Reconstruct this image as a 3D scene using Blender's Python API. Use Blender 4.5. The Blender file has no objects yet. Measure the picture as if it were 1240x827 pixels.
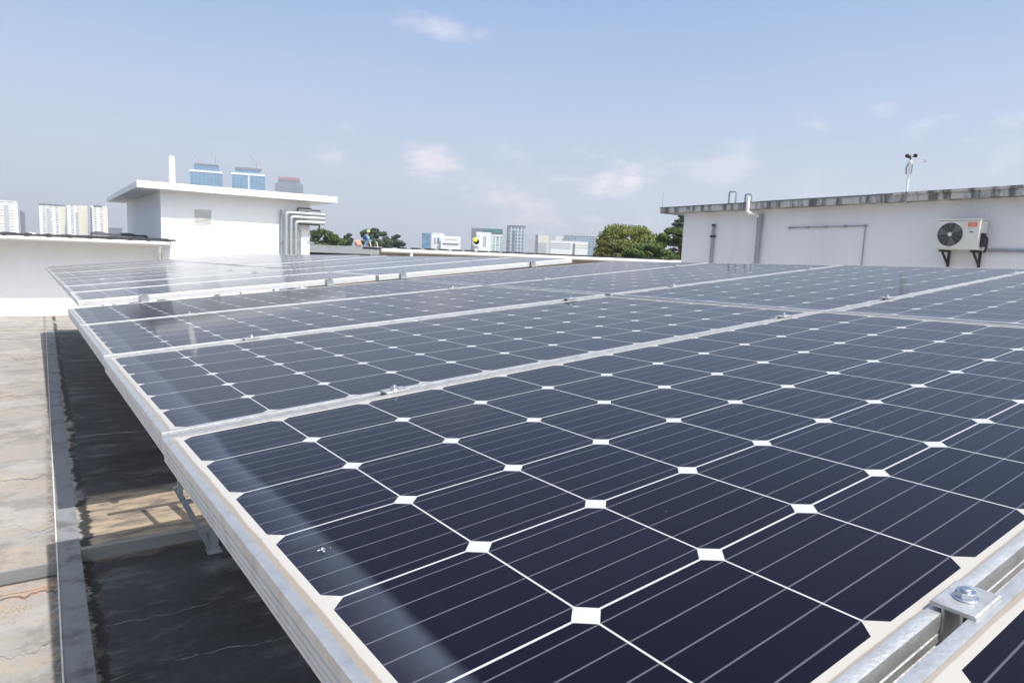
import bpy, bmesh, math, random
from mathutils import Vector, Matrix
import numpy as np
random.seed(7)
S = bpy.context.scene
C = S.collection
PI = math.pi
V = Vector

# ------------------------------------------------------------------ camera
EYE = V((0.0, 0.0, 2.0))
MC = Matrix(((0.82327992, -0.03862942, 0.56631965),
             (-0.56610792, -0.12902306, 0.81417128),
             (0.04161733, -0.9908889, -0.12809052)))      # camera axes (right, down, forward) in the world
cam = bpy.data.cameras.new('camera'); cam_o = bpy.data.objects.new('camera', cam); C.objects.link(cam_o)
right = MC @ V((1, 0, 0)); upv = MC @ V((0, -1, 0)); back = MC @ V((0, 0, -1))
R = Matrix((right, upv, back)).transposed().to_4x4()
cam_o.matrix_world = Matrix.Translation(EYE) @ R
cam.sensor_width = 36.0; cam.lens = 820.0 / 1240.0 * 36.0
cam.clip_start = 0.05; cam.clip_end = 20000
S.camera = cam_o
FPX = 820.0


def at(px, py, depth):                       # point seen at (px,py) of the photo, 'depth' metres ahead
    return EYE + MC @ (V(((px - 620) / FPX, (py - 413.5) / FPX, 1)) * depth)


def on_x(px, py, x):
    d = MC @ V(((px - 620) / FPX, (py - 413.5) / FPX, 1)); return EYE + d * (x / d.x)


def on_y(px, py, y):
    d = MC @ V(((px - 620) / FPX, (py - 413.5) / FPX, 1)); return EYE + d * (y / d.y)


# ------------------------------------------------------------------ light
SUNV = V((0.15, -0.90, 1.63)).normalized()
sun = bpy.data.lights.new('sun', 'SUN'); sun.energy = 4.3; sun.angle = math.radians(0.5); sun.color = (1.0, 0.955, 0.89)
sun_o = bpy.data.objects.new('sun', sun); C.objects.link(sun_o)
sun_o.rotation_euler = SUNV.to_track_quat('Z', 'Y').to_euler(); sun_o.location = (0, -5, 30)
S.view_settings.view_transform = 'Standard'; S.view_settings.look = 'None'
S.view_settings.exposure = 0.42; S.view_settings.gamma = 1.0; S.view_settings.use_curve_mapping = False
W = bpy.data.worlds.new('World'); S.world = W; W.use_nodes = True
wn = W.node_tree; wn.nodes.clear()


class N:
    """tiny node helper"""
    def __init__(s, tree): s.t = tree
    def n(s, typ, **kw):
        x = s.t.nodes.new(typ)
        for k, v in kw.items():
            if k == 'ins':
                for a, b in v.items():
                    if hasattr(b, 'is_output') or isinstance(b, bpy.types.NodeSocket): s.t.links.new(b, x.inputs[a])
                    else: x.inputs[a].default_value = b
            else: setattr(x, k, v)
        return x
    def m(s, op, a, b=None, c=None, clamp=False):
        x = s.t.nodes.new('ShaderNodeMath'); x.operation = op; x.use_clamp = clamp
        for i, v in enumerate((a, b, c)):
            if v is None: continue
            if isinstance(v, bpy.types.NodeSocket): s.t.links.new(v, x.inputs[i])
            else: x.inputs[i].default_value = v
        return x.outputs[0]
    def mix(s, f, a, b):
        x = s.t.nodes.new('ShaderNodeMix'); x.data_type = 'RGBA'
        for i, v in ((0, f), (6, a), (7, b)):
            if isinstance(v, bpy.types.NodeSocket): s.t.links.new(v, x.inputs[i])
            else: x.inputs[i].default_value = (*v, 1) if isinstance(v, tuple) and len(v) == 3 else v
        return x.outputs[2]
    def noise(s, vec, scale, detail=4, rough=.55, w=0):
        x = s.t.nodes.new('ShaderNodeTexNoise'); x.inputs['Scale'].default_value = scale
        x.inputs['Detail'].default_value = detail; x.inputs['Roughness'].default_value = rough
        if vec is not None: s.t.links.new(vec, x.inputs['Vector'])
        return x.outputs['Fac']
    def ramp(s, f, lo, hi):
        x = s.t.nodes.new('ShaderNodeMapRange'); x.interpolation_type = 'SMOOTHSTEP'
        s.t.links.new(f, x.inputs[0]); x.inputs[1].default_value = lo; x.inputs[2].default_value = hi
        return x.outputs[0]
    def scale(s, vec, sc):
        x = s.t.nodes.new('ShaderNodeVectorMath'); x.operation = 'MULTIPLY'; s.t.links.new(vec, x.inputs[0]); x.inputs[1].default_value = sc
        return x.outputs[0]


w = N(wn)
sky = w.n('ShaderNodeTexSky', sky_type='NISHITA', sun_disc=False, sun_elevation=math.asin(SUNV.z),
          sun_rotation=math.atan2(SUNV.x, SUNV.y), altitude=50, air_density=1.0, dust_density=2.2, ozone_density=2.2)
geo = w.n('ShaderNodeTexCoord')
# clouds: thin fair-weather puffs, each given by its direction in the sky
cl = None
nz = w.noise(w.scale(geo.outputs['Generated'], (1, 1, 2.2)), 9.0, 7, .62)
for (px, py, rx, ry, st) in ((500, 196, 52, 26, .9), (725, 222, 90, 34, 1.0), (630, 232, 90, 22, .7), (540, 20, 40, 18, .5), (990, 150, 30, 20, .55), (1135, 146, 30, 15, .55), (880, 210, 60, 25, .45),
                             (640, 206, 45, 22, .4), (408, 186, 20, 10, .5), (1068, 140, 22, 14, .4), (1225, 190, 70, 40, .4), (600, 240, 60, 20, .35), (980, 225, 60, 20, .35), (418, 156, 20, 8, .4)):
    d = (MC @ V(((px - 620) / FPX, (py - 413.5) / FPX, 1)))
    rr = 1.7 * rx / FPX / d.length
    d.normalize()
    sub = w.n('ShaderNodeVectorMath', operation='SUBTRACT', ins={0: geo.outputs['Generated'], 1: d})
    sc = w.n('ShaderNodeVectorMath', operation='MULTIPLY', ins={0: sub.outputs[0], 1: (1 / rr, 1 / rr, rx / ry / rr)})
    ln = w.n('ShaderNodeVectorMath', operation='LENGTH', ins={0: sc.outputs[0]}).outputs['Value']
    k = w.m('SUBTRACT', w.m('MULTIPLY', w.m('SUBTRACT', 1.15, ln), .55), w.m('MULTIPLY', w.m('SUBTRACT', .60, nz), 2.6))
    k = w.m('MULTIPLY', w.ramp(k, 0.0, .7), st)
    cl = k if cl is None else w.m('MAXIMUM', cl, k)
hz = w.n('ShaderNodeSeparateXYZ', ins={0: geo.outputs['Generated']}).outputs['Z']
veil = w.m('MULTIPLY', w.ramp(w.noise(w.scale(geo.outputs['Generated'], (1, 1, 4)), 2.3, 5), .35, .75), .22)
veil = w.m('MULTIPLY', veil, w.ramp(hz, .55, .05))
skyt = w.n('ShaderNodeVectorMath', operation='MULTIPLY', ins={0: sky.outputs[0], 1: (1.33, 1.50, 1.66)}).outputs[0]
skyc = w.mix(w.m('ADD', w.m('MULTIPLY', w.ramp(hz, .40, .0), .74), .12), skyt, (4.45, 4.7, 5.35))
skyc = w.mix(veil, skyc, (5.2, 5.4, 6.2))
skyc = w.mix(w.m('MULTIPLY', cl, .85), skyc, (9.6, 8.5, 8.4))
sdot = w.n('ShaderNodeVectorMath', operation='DOT_PRODUCT', ins={0: geo.outputs['Generated'], 1: SUNV}).outputs['Value']
skyc = w.n('ShaderNodeVectorMath', operation='ADD', ins={0: skyc, 1: w.mix(w.m('POWER', w.ramp(sdot, .25, 1.0), 1.5), (0, 0, 0), (8.9, 8.5, 7.6))}).outputs[0]   # bright haze round the sun, added unseen behind the camera to fill shaded walls
bg = w.n('ShaderNodeBackground', ins={'Color': skyc, 'Strength': 0.092})
wo = w.n('ShaderNodeOutputWorld'); wn.links.new(bg.outputs[0], wo.inputs[0])


# ------------------------------------------------------------------ helpers: objects
def tag(o, label=None, cat=None, group=None, kind=None):
    if label: o['label'] = label
    if cat: o['category'] = cat
    if group: o['group'] = group
    if kind: o['kind'] = kind
    return o


def empty(name, loc=(0, 0, 0), mat=None):
    o = bpy.data.objects.new(name, None); C.objects.link(o); o.empty_display_size = .2
    if mat is not None: o.matrix_world = mat
    else: o.location = loc
    return o


class MB:
    """collects faces, builds ONE mesh object. Points are in the space of the parent."""
    def __init__(s): s.v = []; s.f = []; s.mi = []
    def add(s, vs, fs, mi=0):
        b = len(s.v); s.v += [tuple(p) for p in vs]; s.f += [tuple(b + i for i in f) for f in fs]; s.mi += [mi] * len(fs); return s
    def box(s, a, b, mi=0):
        x0, y0, z0 = a; x1, y1, z1 = b
        vs = [(x0, y0, z0), (x1, y0, z0), (x1, y1, z0), (x0, y1, z0), (x0, y0, z1), (x1, y0, z1), (x1, y1, z1), (x0, y1, z1)]
        return s.add(vs, [(0, 3, 2, 1), (4, 5, 6, 7), (0, 1, 5, 4), (1, 2, 6, 5), (2, 3, 7, 6), (3, 0, 4, 7)], mi)
    def bar(s, p, q, wx, wy, up=(0, 0, 1), mi=0):
        p, q = V(p), V(q); d = (q - p).normalized(); u = V(up)
        if abs(d.dot(u)) > .98: u = V((1, 0, 0))
        a = d.cross(u).normalized() * wx / 2; b = a.cross(d).normalized() * wy / 2
        vs = [p - a - b, p + a - b, p + a + b, p - a + b, q - a - b, q + a - b, q + a + b, q - a + b]
        return s.add(vs, [(0, 1, 2, 3), (4, 7, 6, 5), (0, 4, 5, 1), (1, 5, 6, 2), (2, 6, 7, 3), (3, 7, 4, 0)], mi)
    def tube(s, pts, r, n=12, mi=0, cap=True):
        pts = [V(p) for p in pts]; rs = r if isinstance(r, (list, tuple)) else [r] * len(pts)
        d0 = (pts[1] - pts[0]).normalized(); u = V((0, 0, 1)) if abs(d0.z) < .9 else V((1, 0, 0)); rings = []
        for i, p in enumerate(pts):
            d = ((pts[min(i + 1, len(pts) - 1)] - p).normalized() + (p - pts[max(i - 1, 0)]).normalized()).normalized()
            a = d.cross(u).normalized(); u = a.cross(d).normalized()
            k = 1.0
            if 0 < i < len(pts) - 1:
                c = (pts[i + 1] - p).normalized().dot((p - pts[i - 1]).normalized()); k = 1 / max(.5, math.sqrt((1 + c) / 2))
            rings.append([p + a * math.cos(t) * rs[i] + u * math.sin(t) * rs[i] for t in [2 * PI * j / n for j in range(n)]])
        vs = [q for r_ in rings for q in r_]; fs = []
        for i in range(len(pts) - 1):
            for j in range(n):
                k = (j + 1) % n; fs.append((i * n + j, i * n + k, (i + 1) * n + k, (i + 1) * n + j))
        if cap: fs.append(tuple(range(n - 1, -1, -1))); fs.append(tuple((len(pts) - 1) * n + j for j in range(n)))
        return s.add(vs, fs, mi)
    def build(s, name, mats, parent=None, smooth=False, bevel=0, auto=False):
        me = bpy.data.meshes.new(name); me.from_pydata(s.v, [], s.f)
        if not isinstance(mats, (list, tuple)): mats = [mats]
        for m_ in mats: me.materials.append(m_)
        me.polygons.foreach_set('material_index', s.mi)
        me.update()
        bm = bmesh.new(); bm.from_mesh(me); bmesh.ops.recalc_face_normals(bm, faces=bm.faces); bm.to_mesh(me); bm.free()
        if smooth: me.shade_smooth() if hasattr(me, 'shade_smooth') else None
        if auto:
            try: me.shade_auto_smooth(math.radians(40))
            except Exception: pass
            me.polygons.foreach_set('use_smooth', [True] * len(me.polygons))
            try: me.set_sharp_from_angle(angle=math.radians(40))
            except Exception: pass
        o = bpy.data.objects.new(name, me); C.objects.link(o)
        if parent is not None: o.parent = parent
        if bevel:
            b = o.modifiers.new('bevel', 'BEVEL'); b.width = bevel; b.segments = 2; b.limit_method = 'ANGLE'
        return o


def children(o): return [c for c in C.objects if c.parent is o]


def copy_tree(o, parent=None):
    c = o.copy(); C.objects.link(c); c.parent = parent
    c.matrix_parent_inverse = o.matrix_parent_inverse.copy()
    for ch in children(o): copy_tree(ch, c)
    return c


# ------------------------------------------------------------------ helpers: materials
def mat(name, col=(.5, .5, .5), rough=.6, metal=0.0, spec=.5):
    m_ = bpy.data.materials.new(name); m_.use_nodes = True
    b = m_.node_tree.nodes['Principled BSDF']
    b.inputs['Base Color'].default_value = (*col, 1); b.inputs['Roughness'].default_value = rough
    b.inputs['Metallic'].default_value = metal; b.inputs['Specular IOR Level'].default_value = spec
    return m_


def worn(name, col, dirt=(.2, .18, .15), amt=.4, scale=3.0, rough=.7, metal=0, bump=.1, fine=40, stretch=(1, 1, 1), spec=.5, lo=.45, hi=.8, streak=0):
    """a surface with stains and fine grain of its own"""
    m_ = mat(name, col, rough, metal, spec); t = N(m_.node_tree); b = m_.node_tree.nodes['Principled BSDF']
    tc = t.n('ShaderNodeTexCoord').outputs['Object']; v = t.scale(tc, stretch)
    a = t.ramp(t.noise(v, scale, 6, .62), lo, hi); f = t.noise(v, fine, 3)
    c = t.mix(t.m('MULTIPLY', a, amt), col, dirt)
    if streak:
        sk = t.ramp(t.noise(t.scale(tc, (3.0, 3.0, .12)), 2.2, 6, .7), .50, .72); c = t.mix(t.m('MULTIPLY', sk, streak), c, tuple(x * .62 for x in col))
        pt = t.ramp(t.noise(tc, .9, 1, .3), .52, .54); c = t.mix(t.m('MULTIPLY', pt, .05), c, (.72, .70, .64))
    c = t.mix(t.m('MULTIPLY', t.m('SUBTRACT', f, .5), .35), c, tuple(x * .55 for x in col))
    m_.node_tree.links.new(c, b.inputs['Base Color'])
    if bump:
        bp = t.n('ShaderNodeBump', ins={'Strength': bump, 'Distance': .01, 'Height': f}); m_.node_tree.links.new(bp.outputs[0], b.inputs['Normal'])
    return m_


M = {}
M['alu'] = worn('anodised_aluminium', (.56, .56, .55), (.24, .22, .19), .5, 34, .45, .80, .12, 160, (1, 1, 1), lo=.42, hi=.8)
M['alu_sunlit'] = worn('sunlit_aluminium', (.68, .68, .67), (.45, .43, .4), .4, 20, .5, .5, .08, 160)  # frame aluminium lightened to put sunlight into the far front edge
M['galv'] = worn('galvanised_steel', (.42, .44, .46), (.25, .24, .22), .5, 12, .45, .7, .03, 60)
M['zinc'] = worn('zinc_bolt', (.62, .64, .67), (.3, .28, .25), .3, 60, .25, 1.0, .05, 200)
M['white'] = worn('white_wall_paint', (.85, .85, .84), (.60, .58, .53), .22, .8, .75, 0, .08, 30, (1, 1, .5), streak=.10)
M['white_stain'] = worn('white_wall_paint_weathered', (.77, .775, .78), (.56, .55, .52), .4, .55, .75, 0, .06, 25, (1, 1, .7), streak=.14)
M['gutter'] = worn('white_gutter', (.80, .79, .76), (.5, .47, .4), .25, 2, .45, 0, 0, 30, (.3, 1, 1))
M['silver'] = worn('pipe_cladding', (.44, .47, .48), (.3, .3, .28), .3, 4, .4, .5, 0, 40)
M['dark'] = worn('black_steel', (.03, .03, .032), (.1, .08, .06), .4, 6, .5, .2, 0, 40)
M['sheet'] = worn('dark_roof_sheet', (.05, .05, .055), (.12, .11, .1), .4, 3, .55, 0, 0, 30)
M['greypipe'] = worn('grey_plastic_pipe', (.30, .33, .36), (.14, .13, .12), .5, 5, .5, 0, 0, 30)
M['acw'] = worn('cream_metal_casing', (.70, .69, .62), (.45, .4, .33), .35, 4, .45, 0, 0, 40)
M['grille'] = mat('dark_grille', (.10, .105, .11), .5)
M['orange'] = mat('orange_sticker', (.75, .16, .05), .5)


def fascia_mat():
    m_ = mat('stained_concrete_edge', (.5, .5, .48), .85); t = N(m_.node_tree); b = m_.node_tree.nodes['Principled BSDF']
    tc = t.n('ShaderNodeTexCoord').outputs['Object']
    st = t.ramp(t.noise(t.scale(tc, (2.2, 2.2, .35)), 2.4, 7, .7), .44, .60)
    sm = t.noise(tc, 7, 5)
    c = t.mix(sm, (.62, .61, .57), (.36, .36, .35)); c = t.mix(t.m('MULTIPLY', st, .85), c, (.06, .06, .058))
    m_.node_tree.links.new(c, b.inputs['Base Color']); return m_


M['fascia'] = fascia_mat()


def solar_mat(film=.004, coat=.58, nm='solar_cells_under_glass'):
    m_ = mat(nm, (.01, .01, .03), .35); t = N(m_.node_tree); b = m_.node_tree.nodes['Principled BSDF']; L = m_.node_tree.links
    tc = t.n('ShaderNodeTexCoord').outputs['Object']
    xyz = t.n('ShaderNodeSeparateXYZ', ins={0: tc}); x, y = xyz.outputs[0], xyz.outputs[1]
    u = t.m('DIVIDE', x, .15875); v = t.m('DIVIDE', y, .15875)
    fu = t.m('SUBTRACT', t.m('FRACT', u), .5); fv = t.m('SUBTRACT', t.m('FRACT', v), .5)
    a = t.m('ABSOLUTE', fu); c = t.m('ABSOLUTE', fv)
    inside = t.m('MULTIPLY', t.m('LESS_THAN', t.m('ABSOLUTE', u), 6), t.m('LESS_THAN', t.m('ABSOLUTE', v), 3))
    cell = t.m('MULTIPLY', t.m('LESS_THAN', a, .4935), t.m('LESS_THAN', c, .4925))
    cell = t.m('MULTIPLY', cell, t.m('LESS_THAN', t.m('ADD', a, c), .897)); cell = t.m('MULTIPLY', cell, inside)
    b5 = t.m('ABSOLUTE', t.m('SUBTRACT', t.m('FRACT', t.m('ADD', t.m('MULTIPLY', fv, 5), .5)), .5))
    bus = t.m('LESS_THAN', b5, .026)
    fing = t.m('MULTIPLY', t.m('LESS_THAN', t.m('ABSOLUTE', t.m('SUBTRACT', t.m('FRACT', t.m('MULTIPLY', x, 555)), .5)), .09), .10)
    # each cell its own slight shade
    cx = t.m('FLOOR', u); cy = t.m('FLOOR', v)
    rnd = t.n('ShaderNodeTexWhiteNoise', noise_dimensions='3D', ins={0: t.n('ShaderNodeCombineXYZ', ins={0: cx, 1: cy, 2: t.n('ShaderNodeObjectInfo').outputs['Random']}).outputs[0]}).outputs[0]
    ccol = t.mix(rnd, (.0024, .0019, .0062), (.0040, .0032, .0098))
    ccol = t.mix(fing, ccol, (.05, .05, .06))
    ccol = t.mix(t.m('MULTIPLY', bus, .75), ccol, (.10, .10, .12))
    edge = t.m('LESS_THAN', t.m('MINIMUM', t.m('SUBTRACT', .978, t.m('ABSOLUTE', x)), t.m('SUBTRACT', .496, t.m('ABSOLUTE', y))), .035)
    back = t.mix(edge, (.41, .41, .41), (.37, .352, .318))
    col = t.mix(cell, back, ccol)
    # dust: thin everywhere, thick with a wavy border along the low edge, grime against the frame
    oi = t.n('ShaderNodeObjectInfo').outputs['Random']
    off = t.n('ShaderNodeVectorMath', operation='ADD', ins={0: tc, 1: t.n('ShaderNodeCombineXYZ', ins={2: t.m('MULTIPLY', oi, 30)}).outputs[0]}).outputs[0]
    n1 = t.noise(off, 3.2, 5, .6); n2 = t.noise(off, 26, 5, .65)
    dx = t.m('ADD', x, .978)                                   # distance from low edge
    nl = t.noise(off, 1.1, 2, .5); bw = t.m('ADD', .050, t.m('MULTIPLY', nl, .065))
    band = t.ramp(t.m('SUBTRACT', bw, dx), -.006, .009)
    bandd = t.m('MULTIPLY', t.m('MULTIPLY', band, t.m('ADD', .45, t.m('MULTIPLY', t.ramp(t.m('DIVIDE', dx, bw), .3, 1.0), .9))), t.m('ADD', .035, t.m('MULTIPLY', t.m('MULTIPLY', n2, n1), .15)))
    bw2 = t.m('MULTIPLY', bw, 1.35)
    rim = t.m('MULTIPLY', t.ramp(t.m('ABSOLUTE', t.m('SUBTRACT', bw2, dx)), 0.012, .0), .006)
    thin = t.m('MULTIPLY', t.m('ADD', .2, n1), film)
    gr = t.m('MULTIPLY', t.ramp(dx, .024, .008), t.m('MULTIPLY', n2, 1.0))
    dust = t.m('MAXIMUM', t.m('MAXIMUM', bandd, rim), thin)
    spots = t.m('MULTIPLY', t.ramp(t.noise(off, 46, 3, .7), .74, .80), .22)
    dust = t.m('MAXIMUM', dust, spots)
    col = t.mix(dust, col, (.34, .40, .52))
    n4 = t.noise(off, 9, 4, .6); dside = t.m('MINIMUM', t.m('MINIMUM', dx, t.m('SUBTRACT', .978, x)), t.m('SUBTRACT', .496, t.m('ABSOLUTE', y)))
    gl = t.m('MULTIPLY', t.ramp(t.m('SUBTRACT', dx, t.m('MULTIPLY', n4, .006)), .0160, .0135), .85)
    gs = t.m('MULTIPLY', t.ramp(t.m('SUBTRACT', dside, t.m('MULTIPLY', n4, .004)), .0130, .0112), .7)
    col = t.mix(t.m('MAXIMUM', gl, gs), col, (.20, .17, .135)); col = t.mix(t.m('MULTIPLY', gr, .4), col, (.33, .28, .22))
    L.new(col, b.inputs['Base Color'])
    b.inputs['Specular IOR Level'].default_value = .04
    b.inputs['Coat Weight'].default_value = coat; b.inputs['Coat IOR'].default_value = 1.21; b.inputs['Sheen Weight'].default_value = .012; b.inputs['Sheen Roughness'].default_value = .4; b.inputs['Sheen Tint'].default_value = (.8, .78, .76, 1)
    L.new(t.m('ADD', .065, t.m('MULTIPLY', dust, .5)), b.inputs['Coat Roughness'])
    return m_


M['solar'] = solar_mat(); M['solar_dusty_glare'] = solar_mat(.15, .80, 'dusty_glare_solar_cells')  # far copy: dust film thickened to paint in the pale glare of reflections
M['back'] = mat('white_backsheet', (.75, .75, .74), .6)


def deck_mat():
    m_ = mat('weathered_roof_screed', (.4, .38, .35), .85); t = N(m_.node_tree); b = m_.node_tree.nodes['Principled BSDF']; L = m_.node_tree.links
    tc = t.n('ShaderNodeNewGeometry').outputs['Position']
    xyz = t.n('ShaderNodeSeparateXYZ', ins={0: tc}); x, y = xyz.outputs[0], xyz.outputs[1]
    n1 = t.noise(t.scale(tc, (1, 2.2, 1)), .8, 7, .6); n2 = t.noise(t.scale(tc, (1, 2.6, 1)), 3.5, 6, .65); n3 = t.noise(tc, 24, 5, .7)
    c = t.mix(t.ramp(n1, .3, .7), (.29, .255, .215), (.255, .25, .24))
    c = t.mix(t.m('MULTIPLY', t.ramp(n2, .45, .75), .55), c, (.36, .285, .185))
    c = t.mix(t.m('MULTIPLY', t.ramp(n3, .5, .75), .6), c, (.20, .18, .16))
    c = t.mix(t.m('MULTIPLY', t.ramp(t.noise(tc, 1.7, 5, .7), .58, .72), .4), c, (.30, .29, .28))
    c = t.mix(t.m('MULTIPLY', t.ramp(t.noise(t.scale(tc, (1, 1.6, 1)), 5.5, 8, .75), .56, .66), .55), c, (.13, .115, .10))
    c = t.mix(t.m('MULTIPLY', t.ramp(t.noise(t.scale(tc, (1, 2, 1)), .55, 4, .6), .48, .62), .35), c, (.40, .385, .36))
    c = t.mix(t.m('MULTIPLY', t.ramp(t.noise(t.scale(tc, (.8, 1, 1)), 2.6, 9, .78), .47, .60), .62), c, (.15, .145, .14))
    # hairline cracks that wander across the slab
    wob = t.m('SUBTRACT', t.noise(t.scale(tc, (1, .2, 1)), 1.6, 5, .7), .5)
    cr = None
    for (yk, wd, amp) in ((4.55, .011, .8), (4.62, .005, .45), (6.62, .007, .9), (8.3, .004, 1.2), (10.2, .014, .7), (13.2, .010, 1.3), (15.9, .022, .5), (17.2, .025, .3), (3.9, .003, 1.1), (5.5, .003, 1.4)):
        d = t.m('ABSOLUTE', t.m('SUBTRACT', t.m('ADD', y, t.m('MULTIPLY', wob, amp)), yk))
        k = t.ramp(d, wd * 1.6, wd * .5); cr = k if cr is None else t.m('MAXIMUM', cr, k)
    c = t.mix(t.m('MULTIPLY', cr, t.m('ADD', .35, n2)), c, (.05, .045, .04))
    # rust-coloured wash below the step, dirt line against the kerb
    rust = t.m('MULTIPLY', t.ramp(t.m('ABSOLUTE', t.m('SUBTRACT', y, 4.55)), .35, .0), t.ramp(t.m('ADD', n2, t.m('MULTIPLY', x, .25)), .42, .62))
    c = t.mix(t.m('MULTIPLY', rust, .6), c, (.40, .21, .10))
    kl = t.m('MULTIPLY', t.ramp(t.m('ABSOLUTE', t.m('ADD', x, .012)), .05, .0), t.ramp(n3, .35, .6))
    c = t.mix(t.m('MULTIPLY', kl, .8), c, (.07, .06, .05))
    kb = t.m('MULTIPLY', t.ramp(x, -.10, -.02), t.m('MULTIPLY', t.ramp(n2, .45, .7), .6)); c = t.mix(kb, c, (.25, .20, .15))
    # dark waterproofing right of the kerb, array shade added into its colour, with a black algae line beside it
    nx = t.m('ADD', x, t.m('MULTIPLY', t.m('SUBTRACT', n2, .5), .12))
    mem_shade = t.m('MULTIPLY', t.ramp(nx, .17, .22), t.m('MULTIPLY', t.m('LESS_THAN', x, 4.6), t.m('LESS_THAN', y, 17.15)))
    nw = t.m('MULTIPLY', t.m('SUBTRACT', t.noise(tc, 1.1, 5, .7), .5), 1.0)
    lit_gap = t.m('MULTIPLY', t.ramp(t.m('ABSOLUTE', t.m('SUBTRACT', y, 5.45)), .62, .42), .9)  # tan sunlit strip between the two arrays, painted into the colour
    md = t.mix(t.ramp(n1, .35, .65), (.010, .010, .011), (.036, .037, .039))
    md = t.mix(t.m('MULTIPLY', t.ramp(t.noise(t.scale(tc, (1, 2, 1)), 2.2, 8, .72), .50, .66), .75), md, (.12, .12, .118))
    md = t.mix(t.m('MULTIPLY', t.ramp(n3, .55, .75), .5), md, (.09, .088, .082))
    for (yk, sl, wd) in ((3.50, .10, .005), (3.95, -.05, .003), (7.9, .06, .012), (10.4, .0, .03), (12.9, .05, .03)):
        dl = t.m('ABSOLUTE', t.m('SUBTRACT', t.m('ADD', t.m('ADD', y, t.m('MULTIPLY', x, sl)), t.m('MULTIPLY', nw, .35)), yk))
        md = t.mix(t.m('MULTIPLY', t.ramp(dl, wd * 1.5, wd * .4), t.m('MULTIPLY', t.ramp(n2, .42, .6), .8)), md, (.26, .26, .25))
    md = t.mix(lit_gap, md, t.mix(t.ramp(n2, .35, .6), (.14, .12, .10), (.36, .29, .20)))
    c = t.mix(mem_shade, c, md)
    al = t.m('MULTIPLY', t.ramp(t.m('ABSOLUTE', t.m('SUBTRACT', t.m('ADD', x, t.m('MULTIPLY', t.m('SUBTRACT', n2, .5), .16)), .175)), .045, .02), t.ramp(t.noise(t.scale(tc, (1, .6, 1)), 2.4, 4, .6), .36, .5))
    c = t.mix(t.m('MULTIPLY', al, .95), c, (.012, .013, .012))
    L.new(c, b.inputs['Base Color'])
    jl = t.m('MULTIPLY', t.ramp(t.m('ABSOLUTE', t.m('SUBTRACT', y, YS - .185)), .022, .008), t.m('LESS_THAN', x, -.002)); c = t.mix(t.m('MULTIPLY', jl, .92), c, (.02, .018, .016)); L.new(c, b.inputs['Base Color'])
    hgt = t.m('SUBTRACT', t.m('ADD', t.m('MULTIPLY', n3, .6), t.m('MULTIPLY', n2, .8)), t.m('MULTIPLY', cr, 1.5))
    bp = t.n('ShaderNodeBump', ins={'Strength': .35, 'Distance': .012, 'Height': hgt}); L.new(bp.outputs[0], b.inputs['Normal'])
    L.new(t.m('SUBTRACT', .85, t.m('MULTIPLY', mem_shade, .2)), b.inputs['Roughness'])
    return m_


YS = 4.97
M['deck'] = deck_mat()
M['kerb'] = worn('kerb_mortar', (.19, .20, .205), (.07, .07, .065), .8, 4.5, .85, 0, .3, 60, (1, 1, 1), lo=.48, hi=.7)
M['kerbline'] = worn('pale_mortar_edge', (.55, .53, .48), (.3, .25, .2), .6, 9, .8, 0, .2, 60)
M['step'] = worn('cement_upstand', (.20, .205, .20), (.16, .16, .14), .8, 3.0, .85, 0, .3, 50)

# ------------------------------------------------------------------ setting
GZ = -16.0
gm = worn('far_ground', (.10, .12, .07), (.2, .19, .16), .6, .01, .9, 0, 0, 1)
MB().add([(-2400, -2400, GZ), (2400, -2400, GZ), (2400, 2400, GZ), (-2400, 2400, GZ)], [(0, 1, 2, 3)]).build('ground', gm)['kind'] = 'structure'
# the roof slab: the far field stands 7 cm above the near one
YS = 4.97
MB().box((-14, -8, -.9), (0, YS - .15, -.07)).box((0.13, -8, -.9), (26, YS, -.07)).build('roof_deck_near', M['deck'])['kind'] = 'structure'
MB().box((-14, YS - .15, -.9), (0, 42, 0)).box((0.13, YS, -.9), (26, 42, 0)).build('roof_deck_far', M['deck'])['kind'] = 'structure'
k = MB().box((0.008, -8, -.9), (.13, 17.15, .006)); ko = k.build('kerb', M['kerb']); ko['kind'] = 'structure'
MB().box((0, -8, -.9), (.008, 17.15, .013)).build('kerb_edge', M['kerbline'])['kind'] = 'structure'
MB().box((0, 17.15, -.9), (.13, 42, 0)).build('roof_deck_strip', M['deck'])['kind'] = 'structure'
# cement upstands on the step
MB().box((-14, YS - .17, -.07), (-.002, YS - .152, .004)).build('step_face', M['step'])['kind'] = 'structure'
MB().box((.132, YS - .05, -.07), (6, YS - .002, .008)).build('step_face_under_array', M['step'])['kind'] = 'structure'


def spall():
    """broken screed patch by the step"""
    mb = MB(); c = on_z(8, 742, -.07); random.seed(3); n = 26
    for i in range(46):
        a = random.uniform(0, 2 * PI); r = .085 * math.sqrt(random.random()); s = random.uniform(.005, .014)
        p = V((c[0] + r * math.cos(a) * 1.3, c[1] + r * math.sin(a) * .8, -.07)); vs = []
        for q in ((-1, -1, 0), (1, -1, 0), (1, 1, 0), (-1, 1, 0), (-.7, -.6, .8), (.6, -.7, .9), (.7, .6, .6), (-.6, .7, .8)):
            vs.append((p.x + q[0] * s * random.uniform(.7, 1.2), p.y + q[1] * s * random.uniform(.7, 1.2), p.z + q[2] * s * .7))
        mb.add(vs, [(4, 5, 6, 7), (0, 1, 5, 4), (1, 2, 6, 5), (2, 3, 7, 6), (3, 0, 4, 7)])
    o = mb.build('concrete_rubble', worn('pale_rubble', (.30, .265, .21), (.3, .27, .22), .5, 30, .9, 0, .3, 90))
    tag(o, kind='stuff')


def on_z(px, py, z):
    d = MC @ V(((px - 620) / FPX, (py - 413.5) / FPX, 1)); return EYE + d * ((z - EYE.z) / d.z)


spall()

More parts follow.
